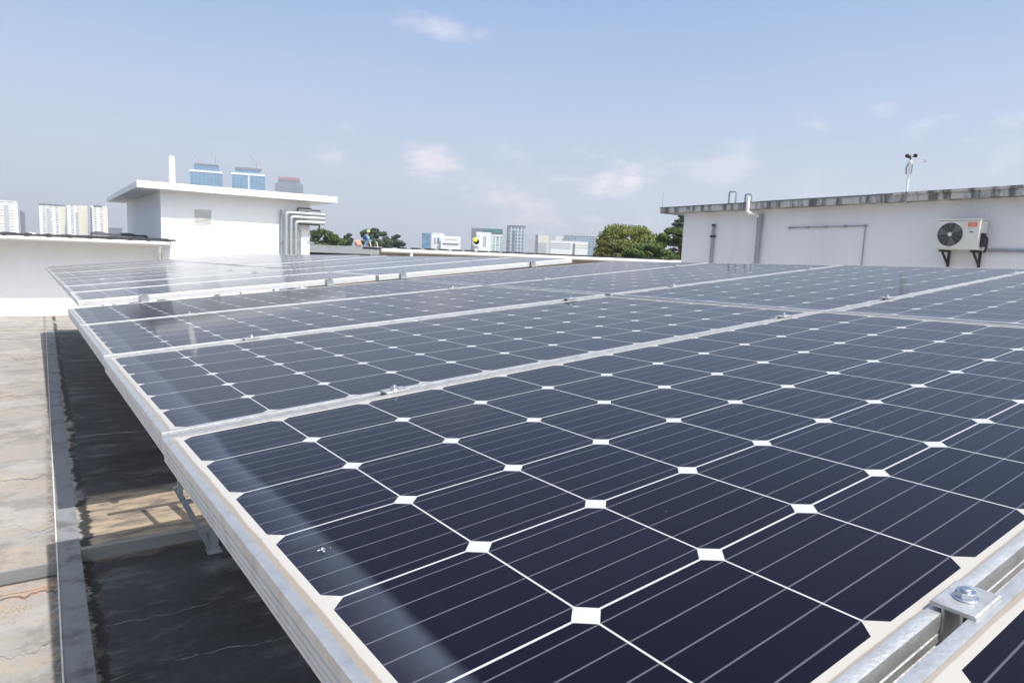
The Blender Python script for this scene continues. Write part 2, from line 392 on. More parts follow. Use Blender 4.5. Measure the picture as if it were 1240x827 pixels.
# ------------------------------------------------------------------ solar panels
HX, HY = .978, .496
PROF = [(0.0, -.0395), (0, -.0345), (.0011, -.0338), (.0011, -.0322), (0, -.0315), (0, -.0265), (.0011, -.0258), (.0011, -.0242), (0, -.0235), (0, -.0170), (.0011, -.0163), (.0011, -.0147), (0, -.014),
        (0, -.0012), (.0004, -.0003), (.0012, 0), (.0102, 0), (.0108, -.0003), (.0110, -.0020), (.0030, -.0080), (.0030, -.0375), (.030, -.0375), (.030, -.0400), (.0008, -.0400)]


def make_panel():
    root = empty('solar_panel')
    mb = MB(); vs = []; n = len(PROF)
    for (sx, sy) in ((-1, -1), (1, -1), (1, 1), (-1, 1)):
        for (d, z) in PROF: vs.append((sx * (HX - d), sy * (HY - d), z))
    fs = []
    for c in range(4):
        e = (c + 1) % 4
        for i in range(n):
            j = (i + 1) % n; fs.append((c * n + i, e * n + i, e * n + j, c * n + j))
    mb.add(vs, fs)
    mb.build('frame', M['alu'], root, auto=True)
    g = MB(); x, y = HX - .0045, HY - .0045
    g.add([(-x, -y, -.0022), (x, -y, -.0022), (x, y, -.0022), (-x, y, -.0022)], [(0, 1, 2, 3)], 0)
    g.add([(-x, -y, -.0070), (x, -y, -.0070), (x, y, -.0070), (-x, y, -.0070)], [(3, 2, 1, 0)], 1)
    g.add([(-x, -y, -.0022), (x, -y, -.0022), (x, y, -.0022), (-x, y, -.0022), (-x, -y, -.0070), (x, -y, -.0070), (x, y, -.0070), (-x, y, -.0070)],
          [(0, 4, 5, 1), (1, 5, 6, 2), (2, 6, 7, 3), (3, 7, 4, 0)], 1)
    go = g.build('glass_laminate', [M['solar'], M['back']], root)
    # normals of the top must look up
    me = go.data
    if me.polygons[0].normal.z < 0: me.flip_normals()
    MB().box((-.06, .30, -.030), (.06, .42, -.0072)).build('junction_box', M['dark'], root)
    return root


def plane_basis(ax, ay):
    ex = V((1, 0, ax)).normalized(); ey = V((0, 1, ay)); ey = (ey - ex * ex.dot(ey)).normalized(); return ex, ey, ex.cross(ey)


def pose(x, y, z, yaw, ax, ay):
    ex, ey, n = plane_basis(ax, ay); c, s = math.cos(yaw), math.sin(yaw)
    a = ex * c + ey * s; b = ey * c - ex * s
    m_ = Matrix((a, b, n)).transposed().to_4x4(); m_.translation = V((x, y, z)); return m_


Z0, AX, AY = 1.6905, .0914, -.0193
NEAR = {(0, -1): (1.1342, -.2834, .0291, .0008, .0002, .0012), (0, 0): (1.1345, .7257, .0285, -.0011, -.0004, .0026), (0, 1): (1.1150, 1.7368, .022, -.0019, -.0030, -.0020),
        (0, 2): (1.0985, 2.7486, .0200, .0018, -.0012, -.0013), (0, 3): (1.0805, 3.7594, .020, .0003, -.001, -.0031), (1, 0): (3.1157, .7611, .0294, .002, .0037, -.0019),
        (1, 1): (3.086, 1.772, .0287, -.0016, .0006, .0048), (1, 2): (3.0641, 2.783, .0267, .0006, -.0015, -.0005), (1, 3): (3.053, 3.7932, .0254, .0001, -.0005, -.0003),
        (1, -1): (3.12, -.25, .0294, .002, .003, 0)}
proto = make_panel(); first = True
rown = {-1: 'nearest row at the lower right', 0: 'large foreground row', 1: 'first row behind the foreground panel', 2: 'second row behind the foreground panel', 3: 'last row before the raised array'}
for (c, r), (x, y, yw, dz, dax, day) in NEAR.items():
    o = proto if first else copy_tree(proto); first = False
    o.matrix_world = pose(x, y, Z0 + AX * x + AY * y + dz, yw, AX + dax, AY + day)
    tag(o, 'blue near-array solar panel, %s column, %s' % (('left', 'right')[c], rown[r]), 'solar panel', 'panels of the near solar array')
# second array, a step higher, running away to the back of the roof
A2 = (1.597, .0962, -.0192, .1655, 4.906, .0125); NR = 11
e2x, e2y, e2n = plane_basis(A2[1], A2[2])


def a2(a, b, h=0):        # point of the second array: a along the row, b away, h above the glass
    c, s = math.cos(A2[5]), math.sin(A2[5]); x = A2[3] + c * a - s * b; y = A2[4] + s * a + c * b
    return V((x, y, A2[0] + A2[1] * x + A2[2] * (y - 4.5))) + e2n * h


ordn = ['front', 'second', 'third', 'fourth', 'fifth', 'sixth', 'seventh', 'eighth', 'ninth', 'tenth', 'rearmost']
far_frame = far_glass = None
for r in range(NR):
    for c in range(2):
        o = copy_tree(proto)
        for ch in children(o):
            if ch.name.startswith('frame'):
                if far_frame is None: far_frame = ch.data.copy(); far_frame.materials[0] = M['alu_sunlit']
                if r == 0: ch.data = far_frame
            if ch.name.startswith('glass_laminate'):
                if far_glass is None: far_glass = ch.data.copy(); far_glass.materials[0] = M['solar_dusty_glare']
                ch.data = far_glass
        p = a2(HX + c * 1.976, HY + r * 1.012); jz = random.uniform(-.002, .002)
        o.matrix_world = pose(p.x, p.y, p.z + jz, A2[5], A2[1] + random.uniform(-.0015, .0015), A2[2] + random.uniform(-.0015, .0015))
        tag(o, 'solar panel of the raised far array, %s column, %s row' % (('left', 'right')[c], ordn[r]), 'solar panel', 'panels of the raised far solar array')


def a1(x, y, h=0):
    return V((x, y, Z0 + AX * x + AY * y)) + plane_basis(AX, AY)[2] * h


def make_clamp():
    root = empty('panel_clamp')
    mb = MB()            # hat-shaped clamp, 60 mm long
    pr = [(-.0185, .0032), (-.0170, .0042), (.0170, .0042), (.0185, .0032), (.0185, .0002), (.0085, .0002), (.0085, -.030), (.0062, -.030), (.0062, .0012), (-.0062, .0012), (-.0062, -.030), (-.0085, -.030), (-.0085, .0002), (-.0185, .0002)]
    n = len(pr); vs = [(-.027, a, b) for a, b in pr] + [(.027, a, b) for a, b in pr]
    mb.add(vs, [(i, (i + 1) % n, n + (i + 1) % n, n + i) for i in range(n)])
    for o_ in (0, n):
        q = [(0, 1, 2, 3), (0, 3, 4, 13), (4, 5, 12, 13), (5, 6, 7, 8), (9, 10, 11, 12), (5, 8, 9, 12)]
        mb.add([vs[o_ + i] for i in range(n)], q)
    mb.build('clamp_plate', M['alu'], root, bevel=.0008)
    b = MB(); hexa = [(math.cos(PI / 3 * i) * .0085, math.sin(PI / 3 * i) * .0085) for i in range(6)]
    ring = lambda r, z, k=20: [(math.cos(2 * PI * i / k) * r, math.sin(2 * PI * i / k) * r, z) for i in range(k)]

    def lathe(prof, k=20):
        rs = [ring(r, z, k) for r, z in prof]; vv = [p for q in rs for p in q]; ff = []
        for i in range(len(prof) - 1):
            for j in range(k): ff.append((i * k + j, i * k + (j + 1) % k, (i + 1) * k + (j + 1) % k, (i + 1) * k + j))
        ff.append(tuple(range(k - 1, -1, -1))); ff.append(tuple((len(prof) - 1) * k + j for j in range(k))); return vv, ff
    b.add(*lathe([(.0100, .0043), (.0104, .0048), (.0104, .0056), (.0098, .0061)]))
    b.add([(x, y, .0061) for x, y in hexa] + [(x, y, .0112) for x, y in hexa], [(i, (i + 1) % 6, 6 + (i + 1) % 6, 6 + i) for i in range(6)] + [(6, 7, 8, 9, 10, 11)])
    b.add(*lathe([(.0046, .0112), (.0046, .0134), (.0038, .0140)]))
    b.build('bolt', M['zinc'], root, bevel=.0006, auto=True)
    return root


CL = [(0.592, .207, 'on the nearest seam, lower right corner of the photo'), (.567, 1.217, 'on the seam behind the foreground panel, left end'), (1.90, 1.251, 'on the seam behind the foreground panel, just left of the column gap'),
      (2.52, 1.250, 'on the seam behind the foreground panel, just right of the column gap'), (3.73, 1.285, 'on the seam behind the foreground panel, right end near the wall'),
      (.54, 2.231, 'on the second seam back, left end'), (1.868, 2.259, 'on the second seam back, left of the column gap'), (2.515, 2.262, 'on the second seam back, right of the column gap'), (3.70, 2.295, 'on the second seam back, right end'),
      (.524, 3.243, 'on the third seam back, left end'), (1.86, 3.269, 'on the third seam back, left of the column gap'), (2.51, 3.274, 'on the third seam back, right of the column gap'), (3.69, 3.305, 'on the third seam back, right end')]
cp = make_clamp(); first = True
for x, y, lb in CL:
    o = cp if first else copy_tree(cp); first = False
    p = a1(x, y, .001); o.matrix_world = pose(p.x, p.y, p.z, .026, AX, AY) @ Matrix.Scale(.88, 4)
    tag(o, 'silver clamp ' + lb, 'clamp', 'clamps between the near panels')
for r in (1, 2, 3):
    for i, a in enumerate((.36, 1.58, 2.18, 3.46)):
        o = copy_tree(cp); p = a2(a, r * 1.012 - .010, .001); o.matrix_world = pose(p.x, p.y, p.z, A2[5], A2[1], A2[2])
        tag(o, 'tiny far-array clamp, %s seam, %s from left' % (('first', 'second', 'third')[r - 1], ('first', 'second', 'third', 'fourth')[i]), 'clamp', 'clamps on the far array')


def make_endclamp():
    root = empty('end_clamp')
    MB().box((-.025, -.016, .0008), (.025, .012, .005)).box((-.025, -.019, -.042), (.025, -.0161, .005)).box((-.025, -.036, -.046), (.025, -.019, -.0421)).build('clamp_plate', M['galv'], root, bevel=.0008)
    b = MB(); b.tube([(0, -.018, .005), (0, -.018, .014)], .007, 6); b.build('bolt', M['zinc'], root)
    return root


ec = make_endclamp()
for i, a in enumerate((.36, 1.58, 2.18, 3.46)):
    o = ec if i == 0 else copy_tree(ec); p = a2(a, -.001, 0); o.matrix_world = pose(p.x, p.y, p.z, A2[5], A2[1], A2[2])
    tag(o, 'end clamp gripping the white front edge of the far array, %s from the left' % ('first', 'second', 'third', 'fourth')[i], 'clamp', 'end clamps on the front edge of the far array')

# rails and supports below the panels
rl = [('leftmost', .55), ('second from left', 1.88), ('third from left', 2.51), ('rightmost', 3.70)]


def rail(p, q):
    """open channel 41 mm"""
    mb = MB(); d = (q - p); a = V((d.y, -d.x, 0)).normalized() * .0205; u = V((0, 0, .041)); t_ = .003
    for s in (-1, 1): mb.bar(p + a * s * .93, q + a * s * .93, .003, .041)
    mb.bar(p - V((0, 0, .019)), q - V((0, 0, .019)), .035, .003); return mb


for nm, x in rl:
    p = a1(x + .02, -.78, -.0615); q = a1(x - .06, 4.24, -.0615)
    tag(rail(p, q).build('mounting_rail', M['alu']), 'aluminium rail under the near array, %s of the four' % nm, 'rail', 'rails under the near array')
for i, a in enumerate((.36, 1.58, 2.18, 3.46)):
    p = a2(a, -.035, -.0625); q = a2(a, NR * 1.012 + .02, -.0625)
    tag(rail(p, q).build('mounting_rail', M['alu']), 'aluminium rail under the far array, %s of the four' % rl[i][0], 'rail', 'rails under the far array')


def rack(name, pts, label, zt, ground, group, brace=True):
    """support frame: a sloping cross beam on two posts with feet, braced"""
    (xa, ya), (xb, yb) = pts; r = empty(name, (xa, ya, ground))
    loc = lambda x, y, z: (x - xa, y - ya, z - ground)
    za, zb = zt(xa, ya), zt(xb, yb)
    sl = (zb - za) / (xb - xa)
    MB().bar(loc(xa - .25, ya, za - .25 * sl), loc(xb + .25, yb, zb + .25 * sl), .041, .041).build('cross_beam', M['galv'], r)
    for (x, y, z) in ((xa, ya, za), (xb, yb, zb)):
        MB().bar(loc(x, y, ground + .008), loc(x, y, z - .0225), .041, .041, (0, 1, 0)).build('post', M['galv'], r)
        MB().box(loc(x - .06, y - .06, ground), loc(x + .06, y + .06, ground + .008)).build('base_plate', M['galv'], r)
    if brace:
        MB().bar(loc(xa + .04, ya + .03, ground + .25), loc(xb - .04, yb + .03, min(zb, za + .3) - .15), .035, .035).build('brace', M['galv'], r)
    tag(r, label, 'support frame', group)
    return r


zt1 = lambda x, y: a1(x, y, -.105).z
zt2 = lambda x, y: (A2[0] + A2[1] * x + A2[2] * (y - 4.5)) - .107
for i, (y, g) in enumerate(((-.45, -.07), (1.6, -.07), (3.7, -.07))):
    rack('support_frame', ((1.45, y), (3.55, y)), 'galvanised support frame under the near array, %s' % ('nearest the camera', 'under its middle', 'under its far edge')[i], zt1, g, 'support frames under the near array')
for i, y in enumerate((7.6, 10.3, 13.0, 15.6)):
    rack('support_frame', ((.95, y), (3.55, y)), 'galvanised support frame deep under the far array, %s from its front' % ('second', 'third', 'fourth', 'rearmost')[i], zt2, 0, 'support frames under the far array')
# the braced frame seen below the array edge at the lower left
ft = on_z(259, 667, -.07); fx, fy = ft.x, ft.y
r = empty('support_frame', (fx, fy, -.07)); zc = zt2(fx, fy) + .07
B = lambda a, b, nm, w_=.035, h_=.035: MB().bar(a, b, w_, h_).build(nm, M['galv'], r)
tb = on_y(214, 592, fy) - V((fx, fy, -.07))
B((0, 0, .008), (0, 0, zc - .0225), 'post', .05, .05)
MB().box((-.045, -.045, 0), (.045, .045, .008)).build('base_plate', M['galv'], r)
B((-.02, .045, .02), (tb.x, .045, tb.z), 'brace')
B((tb.x + .02, .0, tb.z - .03), (tb.x + .02, .0, zc - .05 + tb.x * AX), 'hanger', .03, .03)
B((tb.x * .85, .0, tb.z * .80), (-.02, .0, tb.z * .80), 'strut', .025, .025)
B((tb.x * .40, .0, tb.z * .33), (-.02, .0, tb.z * .33), 'strut', .025, .025)
B((tb.x - .2, .0, zc - .02 + (tb.x - .2) * AX), (2.9, .0, zc + 2.9 * AX - .02), 'cross_beam', .041, .041)
B((2.6, .0, -.0), (2.6, .0, zc + 2.6 * AX - .05), 'post', .05, .05)
tag(r, 'braced steel support frame seen below the left edge of the near array', 'support frame', 'support frames under the far array')

def dropping(px, py, label, n=9, seed=2):
    """dried splash on the glass of the foreground panel"""
    d = MC @ V(((px - 620) / FPX, (py - 413.5) / FPX, 1)); ex, ey, nn = plane_basis(AX, AY)
    t_ = (a1(1, 1, -.0005) - EYE).dot(nn) / d.dot(nn); c = EYE + d * t_; rg = random.Random(seed); mb = MB()
    for i in range(n):
        o = c + ex * rg.gauss(0, .0032) + ey * rg.gauss(0, .0022); r_ = rg.uniform(.0005, .0016); k = 8
        ring = [o + ex * math.cos(2 * PI * j / k) * r_ * rg.uniform(.7, 1.3) + ey * math.sin(2 * PI * j / k) * r_ * rg.uniform(.5, 1.1) for j in range(k)]
        mb.add(ring + [o + nn * .0009], [(j, (j + 1) % k, k) for j in range(k)])
    tag(mb.build('bird_dropping', mat('dried_white', (.38, .38, .36), .8)), label, 'dropping')


dropping(391, 665, 'small white splash on the dusty low edge of the foreground solar panel')

# ------------------------------------------------------------------ left low building
lb_ = empty('low_building', (2.6, 20.3, 0)); O = V((2.6, 20.3, 0))


def part(mb, name, m_, root, **kw):
    o = mb.build(name, m_, root, **kw); rel = root.matrix_world.translation if root.matrix_world.translation.length else root.location
    for v_ in o.data.vertices: v_.co -= root.location
    return o


part(MB().box((-14, 20.3, 0), (2.62, 20.5, 1.86)), 'wall', M['white'], lb_)
rf = part(MB().box((-14, 19.53, 1.952), (2.86, 28.0, 1.998)), 'roof_sheet', M['sheet'], lb_)
gt = MB(); n = 10
gt.tube([(-14, 19.56, 1.887), (2.72, 19.56, 1.887)], .056, 14)
part(gt, 'gutter', M['gutter'], lb_, auto=True)
part(MB().box((-14, 19.64, 1.84), (2.74, 19.66, 1.950)), 'fascia_board', M['gutter'], lb_)
part(MB().box((-14, 19.66, 1.865), (2.62, 20.3, 1.875)), 'soffit', M['gutter'], lb_)
x = 2.66
while x > -6:
    f = MB(); f.add([(x - .05, 19.51, 1.945), (x + .05, 19.51, 1.945), (x + .03, 19.51, 2.018), (x - .03, 19.51, 2.018), (x - .05, 27.9, 1.985), (x + .05, 27.9, 1.985), (x + .022, 27.9, 2.018), (x - .022, 27.9, 2.018)],
                    [(0, 1, 2, 3), (7, 6, 5, 4), (0, 4, 5, 1), (1, 5, 6, 2), (2, 6, 7, 3), (3, 7, 4, 0)])
    part(f, 'roof_rib', M['sheet'], lb_); x -= .42
dp = MB(); dp.tube([(2.5, 19.6, 1.86), (2.5, 19.62, 1.72), (2.56, 20.2, 1.60), (2.56, 20.22, .1)], .04, 10)
part(dp, 'downpipe', M['gutter'], lb_, auto=True)
tag(lb_, 'long low white building at the left with a dark ribbed roof sheet and white gutter', 'building')
tp = MB(); random.seed(5)
for i in range(7):
    xx = 1.2 + i * .2
    tp.add([(xx, 23.0, 2.032), (xx + .2, 23.0, 2.032), (xx + .2, 23.8, 2.032), (xx, 23.8, 2.032), (xx, 23.1, 2.10 + .03 * math.sin(i * 1.7)), (xx + .2, 23.1, 2.10 + .03 * math.sin((i + 1) * 1.7)), (xx + .2, 23.7, 2.12 + .03 * math.sin((i + 1) * 1.7)), (xx, 23.7, 2.12 + .03 * math.sin(i * 1.7))],
           [(0, 1, 5, 4), (4, 5, 6, 7), (7, 6, 2, 3), (0, 4, 7, 3), (1, 2, 6, 5)])
tag(tp.build('tarpaulin', M['sheet']), 'dark folded sheet lying on the low roof against the white stair tower', 'tarpaulin')

# ------------------------------------------------------------------ white stair tower
wb = empty('stair_tower', (4.6, 24, 0))
part(MB().box((2.63, 20.3, 0), (6.60, 28.9, 3.285)), 'wall', M['white'], wb)
part(MB().box((2.045, 19.90, 3.28), (7.30, 29.6, 3.455)), 'roof_slab', M['white'], wb, bevel=.01)
lv = MB(); lv.box((3.40, 20.285, 2.44), (3.91, 20.299, 2.48)).box((3.40, 20.285, 2.85), (3.91, 20.299, 2.89)).box((3.40, 20.285, 2.48), (3.44, 20.299, 2.85)).box((3.87, 20.285, 2.48), (3.91, 20.299, 2.85))
lo_ = part(lv, 'vent_frame', M['white'], wb)
sl = MB()
for i in range(11):
    z = 2.485 + i * .033; sl.add([(3.44, 20.27, z), (3.87, 20.27, z), (3.87, 20.298, z + .026), (3.44, 20.298, z + .026), (3.44, 20.27, z + .004), (3.87, 20.27, z + .004)], [(0, 1, 2, 3), (4, 5, 1, 0)])
part(sl, 'vent_louvres', worn('grey_louvre', (.72, .72, .70), (.3, .3, .3), .3, 4), wb)
part(MB().box((6.605, 20.5, .9), (6.615, 21.3, 1.9)), 'side_panel', M['greypipe'], wb)
tag(wb, 'white flat-roofed stair tower with a louvred vent and wide overhanging slab, left of centre', 'building')

# pipes running up the tower and out to the right
py_ = 20.12


def px_on(px, py, y=py_): return on_y(px, py, y)


for i, (vx, ty, w_) in enumerate(((346.6, 257.5, .052), (352.4, 262.8, .052), (358.3, 268.6, .052))):
    a = px_on(vx, ty); e = px_on(393, ty + 1.5)
    zt = a.z; xr = e.x; r_ = w_
    pts = [(a.x, py_, .02), (a.x, py_, zt - .08)]
    for j in range(1, 6):
        t_ = j / 6 * PI / 2; pts.append((a.x + .08 * (1 - math.cos(t_)), py_, zt - .08 + .08 * math.sin(t_)))
    pts += [(a.x + .08, py_, zt), (xr, py_, zt)]
    tag(MB().tube(pts, r_, 14).build('cladded_pipe', M['silver'], auto=True), 'silver clad pipe bending right on the white tower, %s of three' % ('outermost', 'middle', 'innermost')[i], 'pipe', 'clad pipes on the stair tower')
a = px_on(343, 254); tag(MB().tube([(a.x - .03, 20.2, .02), (a.x - .03, 20.2, a.z)], .03, 10).build('conduit', M['greypipe'], auto=True), 'thin dark grey pipe left of the silver clad pipes on the tower', 'pipe')
for i, vx in enumerate((362.3, 365.3)):
    a = px_on(vx, 275); tag(MB().tube([(a.x, 20.22, .02), (a.x, 20.22, a.z - .1 * i)], .022, 8).build('conduit', (M['silver'], M['greypipe'])[i], auto=True), 'thin %s pipe right of the clad pipes, against the bright wall' % ('pale', 'darker grey'), 'pipe') if False else tag(MB().tube([(a.x, 20.22, .02), (a.x, 20.22, a.z - .1 * i)], .022, 8).build('conduit', (M['silver'], M['greypipe'])[i], auto=True), 'thin %s pipe right of the clad pipes, against the bright tower wall' % ('pale', 'darker grey')[i], 'pipe')
br = empty('pipe_bracket', (px_on(370, 272))); q = lambda px, py: px_on(px, py) - br.location
for nm, A_, B_ in (('rail', (359, 271.5), (387, 272.8)), ('rail', (375, 280.2), (387, 280.8)), ('upright', (386.6, 273), (386.6, 280.5)), ('arm', (361, 252.2), (377, 253.0)), ('arm', (376, 255), (388, 255.6)), ('upright', (360.5, 252.2), (360.5, 257))):
    MB().bar(q(*A_), q(*B_), .045, .035).build(nm, M['dark'], br)
MB().bar(q(341, 290.2), q(364, 290.8), .03, .03).build('clip_bar', M['greypipe'], br)
tag(br, 'black steel bracket carrying the silver pipes at the right end of the stair tower', 'bracket')
# pole and antenna on its roof
vp = MB(); vp.tube([(3.02, 21.0, 3.456), (3.02, 21.0, 4.16), (3.02, 21, 4.20)], [.078, .078, .07], 16); vo = empty('vent_pipe', (3.02, 21, 3.456))
part(vp, 'pipe', M['gutter'], vo, auto=True); c_ = MB().tube([(3.02, 21, 4.20), (3.02, 21, 4.235), (3.02, 21, 4.27)], [.074, .066, .03], 16); part(c_, 'cap', M['gutter'], vo, auto=True)
tag(vo, 'white capped vent pipe standing on the roof of the stair tower', 'pipe')
b_ = on_y(170, 216, 20.2); tp_ = on_y(169.6, 197, 20.2)
tag(MB().tube([(b_.x, 20.2, 3.457), (b_.x, 20.2, 3.62), (b_.x, 20.2, tp_.z)], [.012, .008, .005], 6).build('lightning_rod', M['greypipe']), 'thin dark lightning rod at the left corner of the stair tower roof', 'lightning rod')

# ------------------------------------------------------------------ right wall building
XW = 14.0
rb = empty('plant_room', (16, 6, 0))
part(MB().box((XW, -3.5, 0), (20.5, 12.41, 3.44)), 'wall', M['white_stain'], rb)


def slab(x0, x1, y0, y1, zf, th):
    vs = []
    for (x, y) in ((x0, y0), (x1, y0), (x1, y1), (x0, y1)): vs.append((x, y, zf(y)))
    for (x, y) in ((x0, y0), (x1, y0), (x1, y1), (x0, y1)): vs.append((x, y, zf(y) + th))
    return MB().add(vs, [(3, 2, 1, 0), (4, 5, 6, 7), (0, 1, 5, 4), (1, 2, 6, 5), (2, 3, 7, 6), (3, 0, 4, 7)])


FX = 13.70
zA = on_x(1240, 236.5, FX); zB = on_x(829, 257.2, FX); tipp = on_x(799, 256.2, FX)
zr = lambda y: zB.z + (zA.z - zB.z) * (y - zB.y) / (zA.y - zB.y)
th = on_x(1240, 226.2, FX).z - zA.z
part(slab(FX, 21, -4, tipp.y, zr, th), 'roof_slab', M['fascia'], rb, bevel=.008)
part(slab(FX - .012, 21.02, -4.02, tipp.y + .012, lambda y: zr(y) + th + .001, .014), 'roof_felt', M['sheet'], rb)
part(slab(FX - .03, FX - .001, -4, 6.9, lambda y: zr(y) + th * .86, .05), 'drip_edge', M['fascia'], rb)
tag(rb, 'long white plant room at the right with a black-stained concrete roof edge', 'building')
F = lambda px, py, x=FX: on_x(px, py, x)
# roof-edge pipe run
pr_ = MB(); a, b = F(921, 244.4, 13.72), F(1108, 233.6, 13.72)
pr_.tube([a, b], .028, 8); prr = empty('roof_edge_pipe', a); part(pr_, 'pipe', M['greypipe'], prr)
for i in range(9):
    p = a.lerp(b, (i + .5) / 9); part(MB().box((p.x - .02, p.y - .03, zr(p.y) + th), (p.x + .02, p.y + .03, p.z - .02)), 'pipe_support', M['dark'], prr)
tag(prr, 'dark grey pipe run on short supports along the plant room roof edge', 'pipe')
for i, (x0, x1, yt, yb, lb2) in enumerate(((883.5, 892, 232.6, 249, 'left of the two, in full height'), (903, 910.5, 235.4, 249, 'right of the two, beside the downpipe'))):
    p0, p1 = F(x0, yt, 13.8), F(x1, yt, 13.8); z0_ = zr(p0.y) + th - .005
    hp = MB().tube([(p0.x, p0.y, z0_), (p0.x, p0.y, p0.z - .02), (p0.x, p0.y - .02, p0.z), (p1.x, p1.y + .02, p0.z), (p1.x, p1.y, p0.z - .02), (p1.x, p1.y, z0_)], .022, 8)
    tag(hp.build('handrail_hoop', M['greypipe'], auto=True), 'square steel hoop on the plant room roof, %s' % lb2, 'handrail', 'hoops on the plant room roof')
# lightning rod
p = F(802, 250, 13.8); q_ = F(802.3, 233, 13.8)
tag(MB().tube([(p.x, p.y, zr(p.y) + th), (p.x, p.y, q_.z)], .007, 6).build('lightning_rod', M['greypipe']), 'thin lightning rod at the far left corner of the plant room roof', 'lightning rod')
# downpipe with elbows
d0, d1, d2, d3 = F(906.5, 239, 13.63), F(906.5, 258, 13.63), F(920, 260.5, 13.9), F(920, 318, 13.9)
dr = empty('downpipe', (13.9, d2.y, .0))
part(MB().tube([(13.63, d0.y, d0.z), (13.63, d0.y, d1.z + .03), (13.66, d0.y - .03, d1.z), (13.87, d2.y + .03, d2.z), (13.9, d2.y, d2.z - .05)], .042, 12), 'upper_pipe', M['gutter'], dr, auto=True)
part(MB().tube([(13.92, d2.y, d2.z - .01), (13.92, d2.y, 0.02)], .055, 14), 'lower_pipe', M['greypipe'], dr, auto=True)
part(MB().tube([(13.92, d2.y, d2.z + .02), (13.92, d2.y, d2.z - .3)], .064, 14), 'collar', M['greypipe'], dr, auto=True)
tag(dr, 'grey downpipe with a dog-leg from the stained roof edge of the plant room', 'downpipe')
p = on_x(864, 274, 13.94)
o = MB().tube([(13.94, p.y, 0.02), (13.94, p.y, p.z)], .038, 12); dd = empty('standpipe', (13.94, p.y, 0)); part(o, 'pipe', M['greypipe'], dd, auto=True)
part(MB().tube([(13.94, p.y, p.z), (13.94, p.y, p.z + .05)], [.05, .04], 12), 'cap', M['dark'], dd); part(MB().box((13.90, p.y - .055, p.z - .28), (13.99, p.y + .055, p.z - .23)), 'clip', M['dark'], dd)
tag(dd, 'short grey standpipe on the plant room wall, left of the dog-leg downpipe', 'pipe')
a, b = on_x(956, 276, 13.97), on_x(1048, 273, 13.97)
o = empty('wall_conduit', a); part(MB().tube([(13.975, a.y, a.z), (13.975, b.y, a.z + .03), (13.975, b.y, 0.02)], .014, 8), 'pipe', M['greypipe'], o)
for t_ in (0, .25, .5, .75, 1):
    y_ = a.y + (b.y - a.y) * t_; z_ = a.z + .03 * t_; part(MB().box((13.955, y_ - .03, z_ - .022), (13.995, y_ + .03, z_ + .022)), 'junction', M['greypipe'], o)
tag(o, 'thin L-shaped conduit on the plant room wall between the downpipe and the air conditioner', 'conduit')


